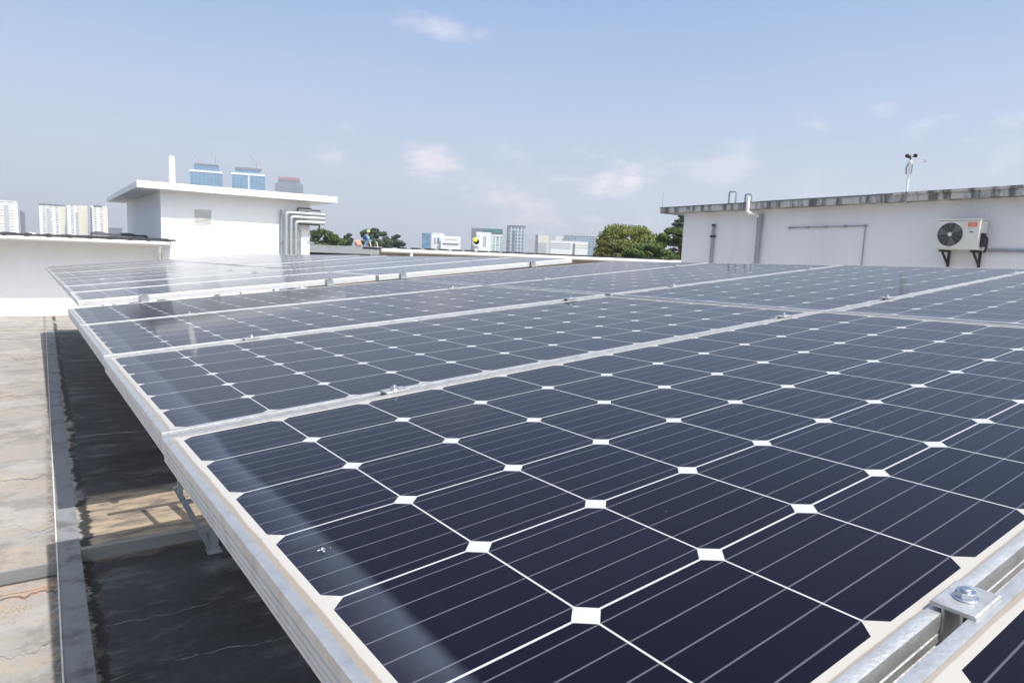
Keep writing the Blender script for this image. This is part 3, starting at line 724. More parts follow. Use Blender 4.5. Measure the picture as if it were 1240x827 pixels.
# air-conditioning unit: front looks towards -X
def ac():
    L_ = on_x(1136, 263, XW - .4); Rr = on_x(1189, 263, XW - .4); bt = on_x(1160, 302.5, XW - .4).z
    y0, y1 = Rr.y, L_.y; z0, z1 = bt, bt + .60 * (y1 - y0) / .82
    xf, xb = XW - .42, XW - .10
    r = empty('air_conditioner', ((xf + xb) / 2, (y0 + y1) / 2, z0)); P_ = lambda mb, nm, m_, **k: part(mb, nm, m_, r, **k)
    P_(MB().box((xf, y0, z0), (xb, y1, z1)), 'casing', M['acw'], bevel=.015)
    P_(MB().box((xf - .012, y0 - .005, z1 + .001), (xb + .005, y1 + .005, z1 + .018)), 'lid', M['acw'], bevel=.004)
    cy = y1 - (y1 - y0) * .35; cz = z0 + (z1 - z0) * .52; rad = (y1 - y0) * .292
    P_(MB().box((xf - .010, y0 + (y1 - y0) * .36, z0 + .03), (xf - .001, y1 - .012, z1 - .02)), 'fan_panel', M['acw'], bevel=.004)
    dk = MB(); k = 40; vs = [(xf - .0125, cy, cz)] + [(xf - .0125, cy + math.cos(2 * PI * i / k) * rad, cz + math.sin(2 * PI * i / k) * rad) for i in range(k)]
    dk.add(vs, [(0, 1 + i, 1 + (i + 1) % k) for i in range(k)]); P_(dk, 'fan_opening', mat('fan_shadow', (.025, .026, .028), .7))
    gr = MB()
    for j in range(1, 12):
        rr = rad * j / 11; gr.tube([(xf - .026, cy + math.cos(2 * PI * i / 36) * rr, cz + math.sin(2 * PI * i / 36) * rr) for i in range(37)], .0024, 4, cap=False)
    for j in range(12):
        a_ = 2 * PI * j / 12; gr.tube([(xf - .024, cy, cz), (xf - .024, cy + math.cos(a_) * rad, cz + math.sin(a_) * rad)], .0028, 4)
    P_(gr, 'fan_grille', mat('grille_wire', (.20, .205, .21), .5))
    fb = MB()
    for j in range(3):
        a_ = 2 * PI * j / 3 + .4; pts = []
        for (rr, da) in ((.12, -.2), (.92, -.45), (.95, .25), (.12, .3)): pts.append((xf - .016 + .004 * (da > 0), cy + math.cos(a_ + da) * rad * rr, cz + math.sin(a_ + da) * rad * rr))
        fb.add(pts, [(0, 1, 2, 3)])
    P_(fb, 'fan_blades', mat('fan_grey', (.16, .165, .17), .5))
    P_(MB().tube([(xf - .020, cy, cz), (xf - .034, cy, cz)], [.038, .032], 20), 'fan_hub', mat('hub_white', (.7, .7, .7), .5))
    P_(MB().box((xf - .006, y0 + .05, z1 - .115), (xf - .001, y0 + .19, z1 - .04)), 'label_sticker', M['orange'])
    st = MB()
    for j in range(3): st.box((xf - .009, y0 + .065, z1 - .062 - j * .02), (xf - .0065, y0 + (.175, .15, .165)[j], z1 - .056 - j * .02))
    P_(st, 'label_lines', mat('label_white', (.7, .62, .5), .6))
    P_(MB().box((xf - .006, y0 + .10, z1 - .215), (xf - .001, y0 + .155, z1 - .195)), 'maker_badge', mat('badge', (.08, .09, .11), .5))
    P_(MB().box((xf - .004, y0 + .15, z1 - .155), (xf - .001, y0 + .19, z1 - .14)), 'rating_mark', mat('mark_green', (.3, .42, .3), .5))
    P_(MB().box((xf + .06, y0 - .045, z0 + .06), (xf + .2, y0 - .001, z0 + .30)), 'valve_cover', M['dark'], bevel=.01)
    hs = MB(); hs.tube([(xf + .1, y0 - .03, z0 + .28), (xf + .1, y0 - .10, z0 + .20), (xf + .12, y0 - .09, z0 + .06), (xf + .2, y0 - .04, z0 - .03)], .018, 8)
    P_(hs, 'hose', M['dark'], auto=True)
    tag(r, 'cream outdoor air conditioner with a round dark fan grille on the plant room wall', 'air conditioner')
    for nm, yy in (('left, under the fan', y1 - .10), ('right, under the plain side', y0 + .10)):
        b_ = empty('wall_bracket', (XW - .02, yy, z0 - .03))
        part(MB().bar((xf + .01, yy, z0 - .022), (XW - .002, yy, z0 - .022), .04, .04), 'arm', M['dark'], b_)
        part(MB().bar((XW - .02, yy, z0 - .044), (XW - .02, yy, z0 - .43), .04, .035, (0, 1, 0)), 'wall_bar', M['dark'], b_)
        part(MB().bar((xf + .12, yy, z0 - .045), (XW - .035, yy, z0 - .26), .03, .03), 'brace', M['dark'], b_)
        tag(b_, 'black triangular wall bracket under the air conditioner, %s' % nm, 'bracket', 'brackets under the air conditioner')
    return z0, y0


z0_, y0_ = ac()
tag(MB().tube([(13.97, y0_ + .05, z0_ + .01), (13.97, -3.4, z0_ + .06)], .028, 8).build('wall_pipe', M['greypipe']), 'horizontal grey pipe leaving the air conditioner towards the right edge', 'pipe')

# weather station
ws_b = F(1098, 232.5, 13.85); ws_t = F(1101, 206, 13.85)
ws = empty('weather_station', (13.85, ws_b.y, zr(ws_b.y) + th)); hh = ws_t.z
P_ = lambda mb, nm, m_, **k: part(mb, nm, m_, ws, **k)
x_, y_ = 13.85, ws_b.y; zt_ = F(1100, 199, 13.85).z
P_(MB().tube([(x_, y_, zr(y_) + th - .15), (x_, y_, zt_)], .018, 10), 'mast', M['gutter'], auto=True)
P_(MB().box((x_ - .04, y_ - .04, zt_ + .0), (x_ + .04, y_ + .04, zt_ + .07)), 'sensor_head', mat('sensor_white', (.8, .8, .8), .5), bevel=.008)
P_(MB().tube([(x_, y_ + .05, zt_ - .19), (x_, y_ + .06, zt_ - .05), (x_, y_ + .03, zt_ + .0)], .016, 8).tube([(x_, y_ - .045, zt_ - .19), (x_, y_ - .05, zt_ - .02)], .014, 8), 'cable_loop', mat('grey_green_cable', (.3, .36, .32), .6), auto=True)
P_(MB().tube([(x_, y_, zt_ + .03), (x_, y_ - .25, zt_ + .03)], .006, 6).add([(x_, y_ - .24, zt_ + .0), (x_, y_ - .30, zt_ + .0), (x_, y_ - .30, zt_ + .06), (x_, y_ - .24, zt_ + .06), (x_ + .004, y_ - .24, zt_), (x_ + .004, y_ - .30, zt_), (x_ + .004, y_ - .30, zt_ + .06), (x_ + .004, y_ - .24, zt_ + .06)], [(0, 1, 2, 3), (7, 6, 5, 4), (0, 4, 5, 1), (1, 5, 6, 2), (2, 6, 7, 3), (3, 7, 4, 0)]), 'wind_vane', M['gutter'])
sp = P_(MB().tube([(x_, y_, zt_ + .07), (x_, y_, zt_ + .13)], .014, 8), 'spindle', M['dark'])
for j in range(3):
    a_ = 2 * PI * j / 3 + .5; ca, sa = math.cos(a_), math.sin(a_); cx, cy, cz = x_ + ca * .080, y_ + sa * .080, zt_ + .15
    mb = MB().tube([(x_, y_, zt_ + .12), (cx, cy, cz)], .006, 6)
    tx, ty = -sa, ca; pts = []; rs = []
    for q in range(6):
        f_ = q / 5; pts.append((cx + tx * f_ * .065, cy + ty * f_ * .065, cz)); rs.append(max(.004, .037 * math.sqrt(max(0, 1 - f_ ** 2))))
    mb.tube(pts, rs, 12); P_(mb, 'wind_cup', M['dark'], auto=True)
P_(MB().box((x_ - .05, y_ - .07, zr(y_) + th * .15), (x_ + .0, y_ - .03, zr(y_) + th * .9)), 'mast_clamp', worn('rusty_steel', (.25, .1, .05), (.1, .06, .04), .5, 9), bevel=.003)
tag(ws, 'weather station on a white mast with black wind cups above the plant room', 'weather station')

# ------------------------------------------------------------------ centre: low roof with gutter, grey roof, ladder
YC = 24.0
g0 = on_y(462, 301.8, YC); g1 = on_y(832, 319.3, YC)
cr = empty('rear_low_building', (g0.x, YC + .5, 0)); P_ = lambda mb, nm, m_, **k: part(mb, nm, m_, cr, **k)
zg = (g0.z + g1.z) / 2
P_(MB().tube([(g0.x, YC, zg), (28, YC, zg)], .075, 12), 'gutter', M['gutter'], auto=True)
P_(MB().box((g0.x + .02, YC + .09, zg + .02), (28, 25.9, zg + .105)), 'roof_sheet', M['sheet'])
P_(MB().box((g0.x + .02, YC + .7, zg + .106), (28, 25.8, zg + .125)), 'ridge_cover', worn('pale_sheet', (.6, .6, .58), (.3, .3, .28), .5, 1.2))
P_(MB().box((g0.x + .3, YC + .8, 0), (28, YC + .9, zg + .01)), 'wall', worn('tan_wall', (.42, .38, .32), (.3, .27, .22), .4, .8), )
a = on_y(498, 309, YC)
P_(MB().tube([(a.x, YC, zg - .05), (a.x, YC, zg - .35), (a.x, YC + .75, zg - .55)], .06, 10), 'downpipe', M['gutter'], auto=True)
xx = g0.x + .4
while xx < 27:
    P_(MB().box((xx - .06, YC + .075, zg + .107), (xx + .06, YC + .8, zg + .15)), 'roof_rib', M['sheet']); xx += .62
tag(cr, 'low building behind the arrays with a long white gutter and dark ribbed roof edge', 'building')
# grey flat-topped structure left of it
ga = on_y(372, 296.2, 30.0); gb = on_y(470, 298.0, 30.0)
gr_ = empty('grey_parapet_building', (ga.x + 2, 31, 0)); P_ = lambda mb, nm, m_, **k: part(mb, nm, m_, gr_, **k)
ztop = on_y(420, 298, 30).z
P_(MB().box((ga.x - 3, 30.4, 0), (gb.x + 12, 56, ztop - .30)), 'wall', worn('brown_wall', (.24, .20, .17), (.14, .12, .1), .4, .8))
P_(MB().box((ga.x - 3.2, 30.0, ztop - .34), (gb.x + 12.2, 56.3, ztop)), 'parapet', worn('grey_parapet', (.26, .28, .29), (.16, .16, .16), .5, .9))
P_(MB().box((ga.x + .2, 29.98, ztop - .62), (ga.x + 1.5, 30.38, ztop - .50)), 'window_hood', M['dark'])
tag(gr_, 'low grey and brown parapet building between the stair tower and the white gutter', 'building')


def ladder():
    b = on_y(449, 312, 27.0); t = on_y(452, 291, 27.0); r = empty('roof_ladder', b); dx = .30
    for s in (0, 1):
        o = V((s * dx, 0, 0)); pts = [b + o, V((b.x, 27.0, t.z - .35)) + o]
        for j in range(1, 6):
            a_ = j / 5 * PI; pts.append(V((b.x, 27.0 + .16 * (1 - math.cos(a_)), t.z - .35 + .28 * math.sin(a_))) + o)
        part(MB().tube(pts, .028, 8), 'side_rail', worn('dull_yellow_paint', (.42, .40, .30), (.2, .2, .18), .5, 8), r, auto=True)
    z = b.z + .1
    while z < t.z - .3:
        part(MB().tube([(b.x, 27.0, z), (b.x + dx, 27.0, z)], .014, 6), 'rung', M['greypipe'], r); z += .25
    tag(r, 'small hooped metal ladder at the left end of the white gutter', 'ladder')


ladder()


# worker crouching on the grey roof: one skinned body, clothing colours by region, helmet as a child
def person():
    base = at(440.5, 300.0, 44.0); base.z = ztop
    r = empty('person', base)
    J = {'pel': (0, 0, .34), 'chest': (.16, 0, .66), 'neck': (.22, 0, .80), 'head': (.27, 0, .93), 'top': (.28, 0, 1.02),
         'kL': (.33, .12, .44), 'aL': (.10, .13, .09), 'tL': (.30, .14, .045), 'kR': (.30, -.14, .40), 'aR': (.04, -.15, .09), 'tR': (.24, -.16, .045),
         'sL': (.17, .19, .68), 'eL': (.34, .22, .46), 'hL': (.50, .16, .40), 'sR': (.17, -.19, .68), 'eR': (.32, -.24, .47), 'hR': (.48, -.14, .38)}
    Ed = [('pel', 'chest'), ('chest', 'neck'), ('neck', 'head'), ('head', 'top'), ('pel', 'kL'), ('kL', 'aL'), ('aL', 'tL'), ('pel', 'kR'), ('kR', 'aR'), ('aR', 'tR'),
          ('chest', 'sL'), ('sL', 'eL'), ('eL', 'hL'), ('chest', 'sR'), ('sR', 'eR'), ('eR', 'hR')]
    rad = {'pel': .15, 'chest': .15, 'neck': .06, 'head': .10, 'top': .07, 'kL': .085, 'kR': .085, 'aL': .05, 'aR': .05, 'tL': .04, 'tR': .04, 'sL': .075, 'sR': .075, 'eL': .05, 'eR': .05, 'hL': .04, 'hR': .04}
    ks = list(J); me = bpy.data.meshes.new('body'); me.from_pydata([J[k] for k in ks], [(ks.index(a), ks.index(b)) for a, b in Ed], [])
    o = bpy.data.objects.new('body', me); C.objects.link(o); o.parent = r
    sk = o.modifiers.new('skin', 'SKIN')
    for i, k in enumerate(ks): me.skin_vertices[0].data[i].radius = (rad[k], rad[k])
    me.skin_vertices[0].data[0].use_root = True
    ss = o.modifiers.new('sub', 'SUBSURF'); ss.levels = 1; ss.render_levels = 2
    m_ = mat('clothes', (.1, .2, .4), .8); t = N(m_.node_tree); z = t.n('ShaderNodeSeparateXYZ', ins={0: t.n('ShaderNodeTexCoord').outputs['Object']})
    c = t.mix(t.m('GREATER_THAN', z.outputs[2], .47), (.22, .30, .40), (.05, .10, .22)); c = t.mix(t.m('GREATER_THAN', z.outputs[2], .80), c, (.35, .2, .13))
    m_.node_tree.links.new(c, m_.node_tree.nodes['Principled BSDF'].inputs['Base Color']); me.materials.append(m_)
    hl = MB(); pr = [(.135, -.03), (.13, 0), (.12, .05), (.09, .10), (.04, .13), (.005, .135)]
    hl.tube([(.28, 0, .99 + z_) for _, z_ in pr], [q for q, _ in pr], 16); hl.build('hard_hat', mat('lime_helmet', (.36, .46, .18), .6), r, auto=True)
    ye = MB().bar((.30, 0, .50), (.12, 0, .78), .26, .20, (1, 0, 0)); ye.build('vest', mat('pale_vest', (.30, .44, .50), .8), r, bevel=.04)
    r.rotation_euler = (0, 0, math.radians(-35)); r.scale = (1, 1, 1)
    tag(r, 'crouching worker in blue clothes and lime hard hat on the grey parapet roof', 'person')
    b = at(433.5, 292.6, 43.8); bag = MB(); random.seed(4); vs = []; k = 9
    rings = [(.0, .18), (.12, .26), (.28, .24), (.40, .13), (.46, .03)]
    for (z, rr) in rings:
        for i in range(k): a_ = 2 * PI * i / k; f_ = rr * random.uniform(.8, 1.15); vs.append((b.x + math.cos(a_) * f_, b.y + math.sin(a_) * f_ * .8, ztop + z))
    fs = [(q * k + i, q * k + (i + 1) % k, (q + 1) * k + (i + 1) % k, (q + 1) * k + i) for q in range(4) for i in range(k)] + [tuple(4 * k + i for i in range(k)), tuple(range(k - 1, -1, -1))]
    o = bag.add(vs, fs).build('cloth_bundle', worn('orange_cloth', (.50, .25, .18), (.22, .08, .06), .5, 5), auto=True)
    tag(o, 'orange and red cloth bundle beside the crouching worker', 'bundle')


person()


# small round white vent with yellow flap on the far roof
def vent():
    c = on_y(576.5, 293.0, 27.0); r = empty('roof_ventilator', (c.x, 27, zg + .12)); P_ = lambda mb, nm, m_, **k: part(mb, nm, m_, r, **k)
    f = V((-.35, -.93, .05)).normalized()
    P_(MB().tube([c - f * .10, c + f * .12], .19, 20), 'drum', M['gutter'], auto=True)
    P_(MB().tube([c + f * .121, c + f * .125], .135, 20), 'mouth', mat('black_mouth', (.01, .01, .01), .8))
    s = f.cross(V((0, 0, 1))).normalized(); cc = c + f * .14 + V((0, 0, .08)) - s * -.07
    P_(MB().tube([cc, cc + f * .03], [.11, .08], 12), 'flap', mat('yellow_plastic', (.80, .58, .05), .5), auto=True)
    P_(MB().box((c.x - .08, 26.95, zg + .1), (c.x + .08, 27.1, c.z - .15)), 'foot', M['gutter'])
    tag(r, 'round white roof ventilator with black mouth and yellow flap above the long gutter', 'ventilator')


vent()


# ------------------------------------------------------------------ skyline
def glassm(name, a, b, sx, sz, wx=.15, wz=.2, rough=.25):
    """facade: grid of floors and mullions, a = pane, b = band"""
    m_ = mat(name, a, rough); t = N(m_.node_tree); tc = t.n('ShaderNodeTexCoord').outputs['Object']; q = t.n('ShaderNodeSeparateXYZ', ins={0: tc})
    h = t.m('ADD', q.outputs[0], t.m('MULTIPLY', q.outputs[1], 1.0))
    fx = t.m('LESS_THAN', t.m('FRACT', t.m('DIVIDE', h, sx)), wx); fz = t.m('LESS_THAN', t.m('FRACT', t.m('DIVIDE', q.outputs[2], sz)), wz)
    cx = t.m('FLOOR', t.m('DIVIDE', h, sx)); cz = t.m('FLOOR', t.m('DIVIDE', q.outputs[2], sz))
    rn = t.n('ShaderNodeTexWhiteNoise', ins={0: t.n('ShaderNodeCombineXYZ', ins={0: cx, 1: cz}).outputs[0]}).outputs[0]
    c = t.mix(rn, a, tuple(x * .55 for x in a)); c = t.mix(t.m('MAXIMUM', fx, fz), c, b)
    m_.node_tree.links.new(c, m_.node_tree.nodes['Principled BSDF'].inputs['Base Color']); return m_


def bld(name, px0, px1, pyt, D, ml, label, cat='building', depth=None, group=None, skew=0.0, parts=()):
    """building whose front spans px0..px1 with its roof at pyt, D metres away. parts: extra boxes
    (name, f0, f1, zf0, zf1, material, proud) in fractions of width and height"""
    a = at(px0, pyt, D); b = at(px1, pyt, D); mid = (a + b) / 2; zt = mid.z; ra = V((a.x, a.y, 0)).normalized(); rb_ = V((b.x, b.y, 0)).normalized()
    rm = V((mid.x, mid.y, 0)); Rd = rm.length; rm.normalize(); uy = rm; ux = V((rm.y, -rm.x, 0)); Wd = 2 * Rd * math.tan(.5 * ra.angle(rb_))
    if depth is None: depth = Wd * .6
    a = mid - ux * Wd / 2
    m_ = Matrix((ux, uy, V((0, 0, 1)))).transposed().to_4x4(); m_.translation = V((a.x, a.y, GZ)); r = empty(name, mat=m_)
    h = zt - GZ
    MB().box((0, 0, 0), (Wd, depth, h)).build('wall', ml, r)
    vis = h * 1.0
    for (nm, f0, f1, z0, z1, mm, pr) in parts:
        # z fractions are pixels below the roof line
        k = D / FPX
        MB().box((Wd * f0, -pr, h - z1 * k), (Wd * f1, depth + (pr if pr > 0 else 0), h - z0 * k)).build(nm, mm, r)
    tag(r, label, cat, group); return r


wht = worn('far_white', (.74, .74, .73), (.5, .5, .5), .3, .05, .8, 0, 0, 1)
cream = worn('far_cream', (.66, .62, .52), (.5, .46, .38), .3, .05, .8, 0, 0, 1)
greyw = worn('far_grey', (.42, .43, .44), (.3, .3, .3), .3, .05, .8, 0, 0, 1)
darkw = worn('far_dark', (.14, .15, .18), (.1, .1, .12), .3, .05, .6, 0, 0, 1)
apt = glassm('apartment_facade', (.42, .43, .44), (.68, .68, .66), 7.0, 3.2, .55, .45, .7)
aptw = glassm('striped_facade', (.62, .62, .60), (.80, .80, .79), 9.0, 3.2, .3, .5, .7)
blue = glassm('blue_curtain_wall', (.07, .20, .33), (.20, .36, .48), 9.0, 4.2, .12, .3, .2)
blue2 = glassm('grey_blue_curtain_wall', (.12, .18, .24), (.24, .22, .24), 9.0, 5.0, .12, .4, .3)
teal = glassm('teal_glass', (.02, .20, .18), (.03, .12, .12), 8, 4, .1, .2, .2)
bglass = glassm('mid_blue_glass', (.09, .21, .36), (.18, .30, .42), 5, 3.5, .1, .2, .25)
mixw = glassm('patchwork_facade', (.14, .18, .24), (.48, .52, .58), 6, 6, .45, .3, .4)
red = worn('reddish_steel', (.30, .17, .16), (.2, .15, .15), .4, .1, .8, 0, 0, 1)
lowz = 1.0
# left apartment slabs
bld('apartment_tower', -30, 21.5, 243.5, 798, aptw, 'white apartment tower with a strip of windows at the left edge of the skyline', depth=32,
    parts=[('window_strip', .66, .78, 4, 60, greyw, .3), ('roof_edge', 0, 1.0, -1.0, 0.2, wht, .4)])
bld('office_tower', 24, 30, 257, 950, darkw, 'narrow mauve grey tower right of the leftmost white apartment tower', depth=22, parts=[('crown', .0, .5, -1.5, 0, darkw, .1)])
d_ = at(38, 279, 450)


def dome():
    c = at(38, 288, 450); r_ = 11 * 450 / FPX; mb = MB(); k = 16; vs = []; 
    for i in range(7):
        p = i / 6 * PI / 2
        for j in range(k): vs.append((c.x + math.cos(j * 2 * PI / k) * r_ * math.cos(p), c.y + math.sin(j * 2 * PI / k) * r_ * math.cos(p), c.z - 2 + math.sin(p) * r_ * .9))
    fs = [(i * k + j, i * k + (j + 1) % k, (i + 1) * k + (j + 1) % k, (i + 1) * k + j) for i in range(6) for j in range(k)]
    r = empty('domed_hall', (c.x, c.y, GZ)); part(mb.add(vs, fs), 'dome', wht, r, auto=True)
    part(MB().box((c.x - r_, c.y - r_ * .6, GZ), (c.x + r_, c.y + r_ * .6, c.z - 2.2)), 'wall', wht, r); tag(r, 'low white dome between the two groups of apartment towers', 'building')


dome()
for (x0, x1, yt, m_, lb2, pp) in ((47, 79, 248.5, apt, 'grey white apartment slab with dark roof rim, left of the row of three', [('roof_edge', 0, 1, -1.0, .6, darkw, .4), ('stair_shaft', .28, .38, 4, 60, greyw, .35), ('end_wall', .80, 1.0, 0.2, 60, cream, .3)]),
                                  (81, 106, 249.2, apt, 'cream and grey apartment slab with pinkish end, middle of the row of three', [('end_wall', .55, 1.0, -.5, 60, cream, .3), ('stair_shaft', .40, .52, 8, 60, greyw, .35)]),
                                  (109, 130, 250.0, apt, 'pale apartment slab with cream end wall, right of the row of three', [('end_wall', .74, 1.0, 0, 60, cream, .3), ('roof_edge', .2, .7, -1, .8, darkw, .4), ('stair_shaft', .0, .10, 2, 60, darkw, .3)])):
    bld('apartment_block', x0, x1, yt, 900, m_, lb2, depth=35, group='row of apartment slabs at the left', parts=pp)
bld('apartment_tower', 127.5, 128.2, 247, 912, cream, 'thin cream shaft at the end of the apartment row', depth=8)
bld('office_building', 131, 148, 276.2, 1140, darkw, 'small grey building with a dark top, between the apartments and the stair tower', depth=48, parts=[('roof_edge', .3, 1, -.2, 1.5, darkw, .4)])


def tall(px0, px1, pyt, D, m_, lb2, crown, group):
    w_ = (px1 - px0); r = bld('glass_tower', px0, px1, pyt, D, m_, lb2, depth=(px1 - px0) * D / FPX * .22, group=group, parts=crown); return r


G3 = 'three blue glass towers behind the stair tower'
k_ = 1100 / FPX
tall(230, 269.5, 208.5, 1750, blue, 'blue glass tower with dark blue crown, leftmost of three behind the stair tower',
     [('roof_band', -.01, 1.01, -1.6, 0.6, wht, .8), ('crown', .13, .90, -8.2, -1.7, bglass, -3), ('crown_rim', .15, .88, -9.6, -8.3, darkw, -2)], G3)
tall(280.5, 321, 212.0, 1750, blue, 'blue glass tower split by a white line, middle of the three behind the stair tower',
     [('roof_band', -.01, 1.01, -1.8, 0.6, wht, .8), ('crown', .13, .84, -5.6, -1.9, bglass, -3), ('crown_rim', .10, .90, -8.6, -5.7, darkw, -2), ('white_mullion', .49, .53, .6, 60, wht, .6)], G3)
tall(333, 367, 222.5, 1750, blue2, 'greyer glass tower with a reddish unfinished crown, rightmost of the three behind the stair tower',
     [('crown', .10, .90, -4.0, -.1, blue2, -3), ('crown_rim', .12, .88, -7.6, -4.1, red, -2)], G3)


def crane(px, py, D, h, jib, lb2):
    b = at(px, py, D); k = D / FPX; r = empty('tower_crane', b)
    part(MB().bar(b, b + V((0, 0, h * k)), 1.4, 1.4, (0, 1, 0)), 'mast', red, r); ux = MC @ V((1, 0, 0))
    t = b + V((0, 0, h * k)); part(MB().bar(t - ux * 2.5 * k, t + ux * jib * k + V((0, 0, abs(jib) * k * 1.1)), 1.1, 1.1), 'jib', red, r)
    tag(r, lb2, 'crane', 'cranes on the glass towers')


crane(240, 199, 1765, 6, -4, 'faint crane at the left on the leftmost blue tower'); crane(261, 199, 1765, 9, -6, 'faint crane at the right on the leftmost blue tower')
crane(311, 204, 1765, 7, -7, 'faint crane on the middle blue tower')
# centre skyline
bld('office_block', 511, 521.5, 282.3, 988, bglass, 'small solid blue office block, leftmost of the centre skyline', depth=32)
bld('office_block', 523, 538, 283.0, 1064, wht, 'white block with grey window strips right of the small blue block', depth=38,
    parts=[('roof_edge', .05, .8, -.8, .2, wht, .3), ('window_strip', .18, .36, 5, 12, greyw, .4), ('window_strip', .45, .62, 5, 12, bglass, .4)])
bld('office_block', 534, 558, 286.2, 1026, wht, 'wide low white block with a dark base, left of the green-topped tower', depth=38,
    parts=[('window_strip', .2, .8, 2.5, 4.5, cream, .3), ('base_band', .1, .9, 8.5, 10, darkw, .5)])
bld('office_tower', 571, 609, 276.8, 1178, darkw, 'dark office tower with a green glass top floor, centre skyline', depth=80,
    parts=[('green_band', .36, .97, .6, 5.0, teal, .8), ('plant_room', .2, .45, -2.2, -.05, greyw, -8), ('mast', .30, .32, -6, -2.2, greyw, -20)])
bld('office_block', 577, 595, 281.3, 1064, wht, 'bright white block with a green strip standing before the green-topped tower', depth=32,
    parts=[('window_strip', .12, .18, 4, 30, greyw, .4), ('window_strip', .48, .66, 5, 17, glassm('greenish', (.25, .38, .28), (.6, .62, .6), 4, 3, .2, .3), .4)])
bld('office_block', 595.3, 609, 284.6, 1083, glassm('pale_teal_glass', (.30, .42, .42), (.58, .64, .64), 6, 4, .3, .3, .3), 'pale teal glass block right of the bright white block', depth=32, parts=[('roof_edge', 0, 1, -.2, 1.4, wht, .3)])
bld('office_tower', 614.5, 637, 274.3, 1216, mixw, 'patchwork grey white tower with a dark frame, tallest of the centre skyline', depth=48,
    parts=[('dark_edge', -.02, .10, -.4, 40, darkw, .5), ('roof_edge', .0, 1.0, -1.2, .6, darkw, .5), ('window_strip', .28, .42, 5, 40, darkw, .3)])
bld('office_block', 640, 650, 290.5, 1330, greyw, 'small grey block right of the patchwork tower', depth=32)
bld('office_block', 649, 665, 284.8, 1140, cream, 'cream block with a dark curved left side, centre right skyline', depth=38,
    parts=[('dark_edge', -.03, .18, -.2, 30, darkw, .5), ('grey_base', .2, .85, 9, 30, greyw, .4)])
bld('parking_building', 667, 712, 292.2, 1064, wht, 'long low white building with horizontal bands, left of the big trees', depth=38,
    parts=[('floor_band', .0, .55, 2.6, 3.8, greyw, .3), ('floor_band', .0, .55, 5.2, 6.4, greyw, .3), ('floor_band', .0, .55, 7.8, 9, greyw, .3), ('stair_shaft', .60, .66, 2.5, 16, darkw, .5), ('floor_band', .68, 1, 3.5, 4.6, cream, .3), ('floor_band', .68, 1, 6.5, 7.6, cream, .3)])
bld('office_block', 683, 723, 285.6, 1330, glassm('pale_blue_glass', (.22, .30, .36), (.36, .44, .50), 6, 5, .15, .15, .3), 'wide pale blue glass block behind the banded white building', depth=48, parts=[('roof_edge', 0, 1, -.3, .5, greyw, .4)])
bld('office_block', 673, 684, 286.5, 1368, wht, 'small white rooftop block left of the pale blue glass block', depth=32)


# ------------------------------------------------------------------ trees
def leafm(name, a, b):
    m_ = mat(name, a, .6); t = N(m_.node_tree); oi = t.n('ShaderNodeNewGeometry'); rn = t.n('ShaderNodeTexNoise', ins={'Scale': .9}); rn.inputs['Detail'].default_value = 3
    m_.node_tree.links.new(oi.outputs['Position'], rn.inputs['Vector'])
    rpi = oi.outputs['Random Per Island']
    c = t.mix(t.m('ADD', t.m('MULTIPLY', rpi, .5), t.m('MULTIPLY', t.ramp(rn.outputs['Fac'], .35, .65), .5)), a, b)
    bs = m_.node_tree.nodes['Principled BSDF']; m_.node_tree.links.new(c, bs.inputs['Base Color'])
    tr = t.n('ShaderNodeBsdfTranslucent', ins={'Color': c}); mx = t.n('ShaderNodeMixShader', ins={0: .25, 1: bs.outputs[0], 2: tr.outputs[0]})
    m_.node_tree.links.new(mx.outputs[0], m_.node_tree.nodes['Material Output'].inputs[0]); return m_


bark = worn('bark', (.12, .09, .06), (.06, .05, .04), .5, 3, .9, 0, .3, 20)
LM = [leafm('leaf_olive', (.11, .145, .03), (.23, .245, .06)), leafm('leaf_green', (.06, .115, .028), (.135, .185, .05)), leafm('leaf_dark', (.045, .08, .045), (.09, .13, .075)), leafm('leaf_autumn', (.11, .12, .035), (.19, .18, .05))]


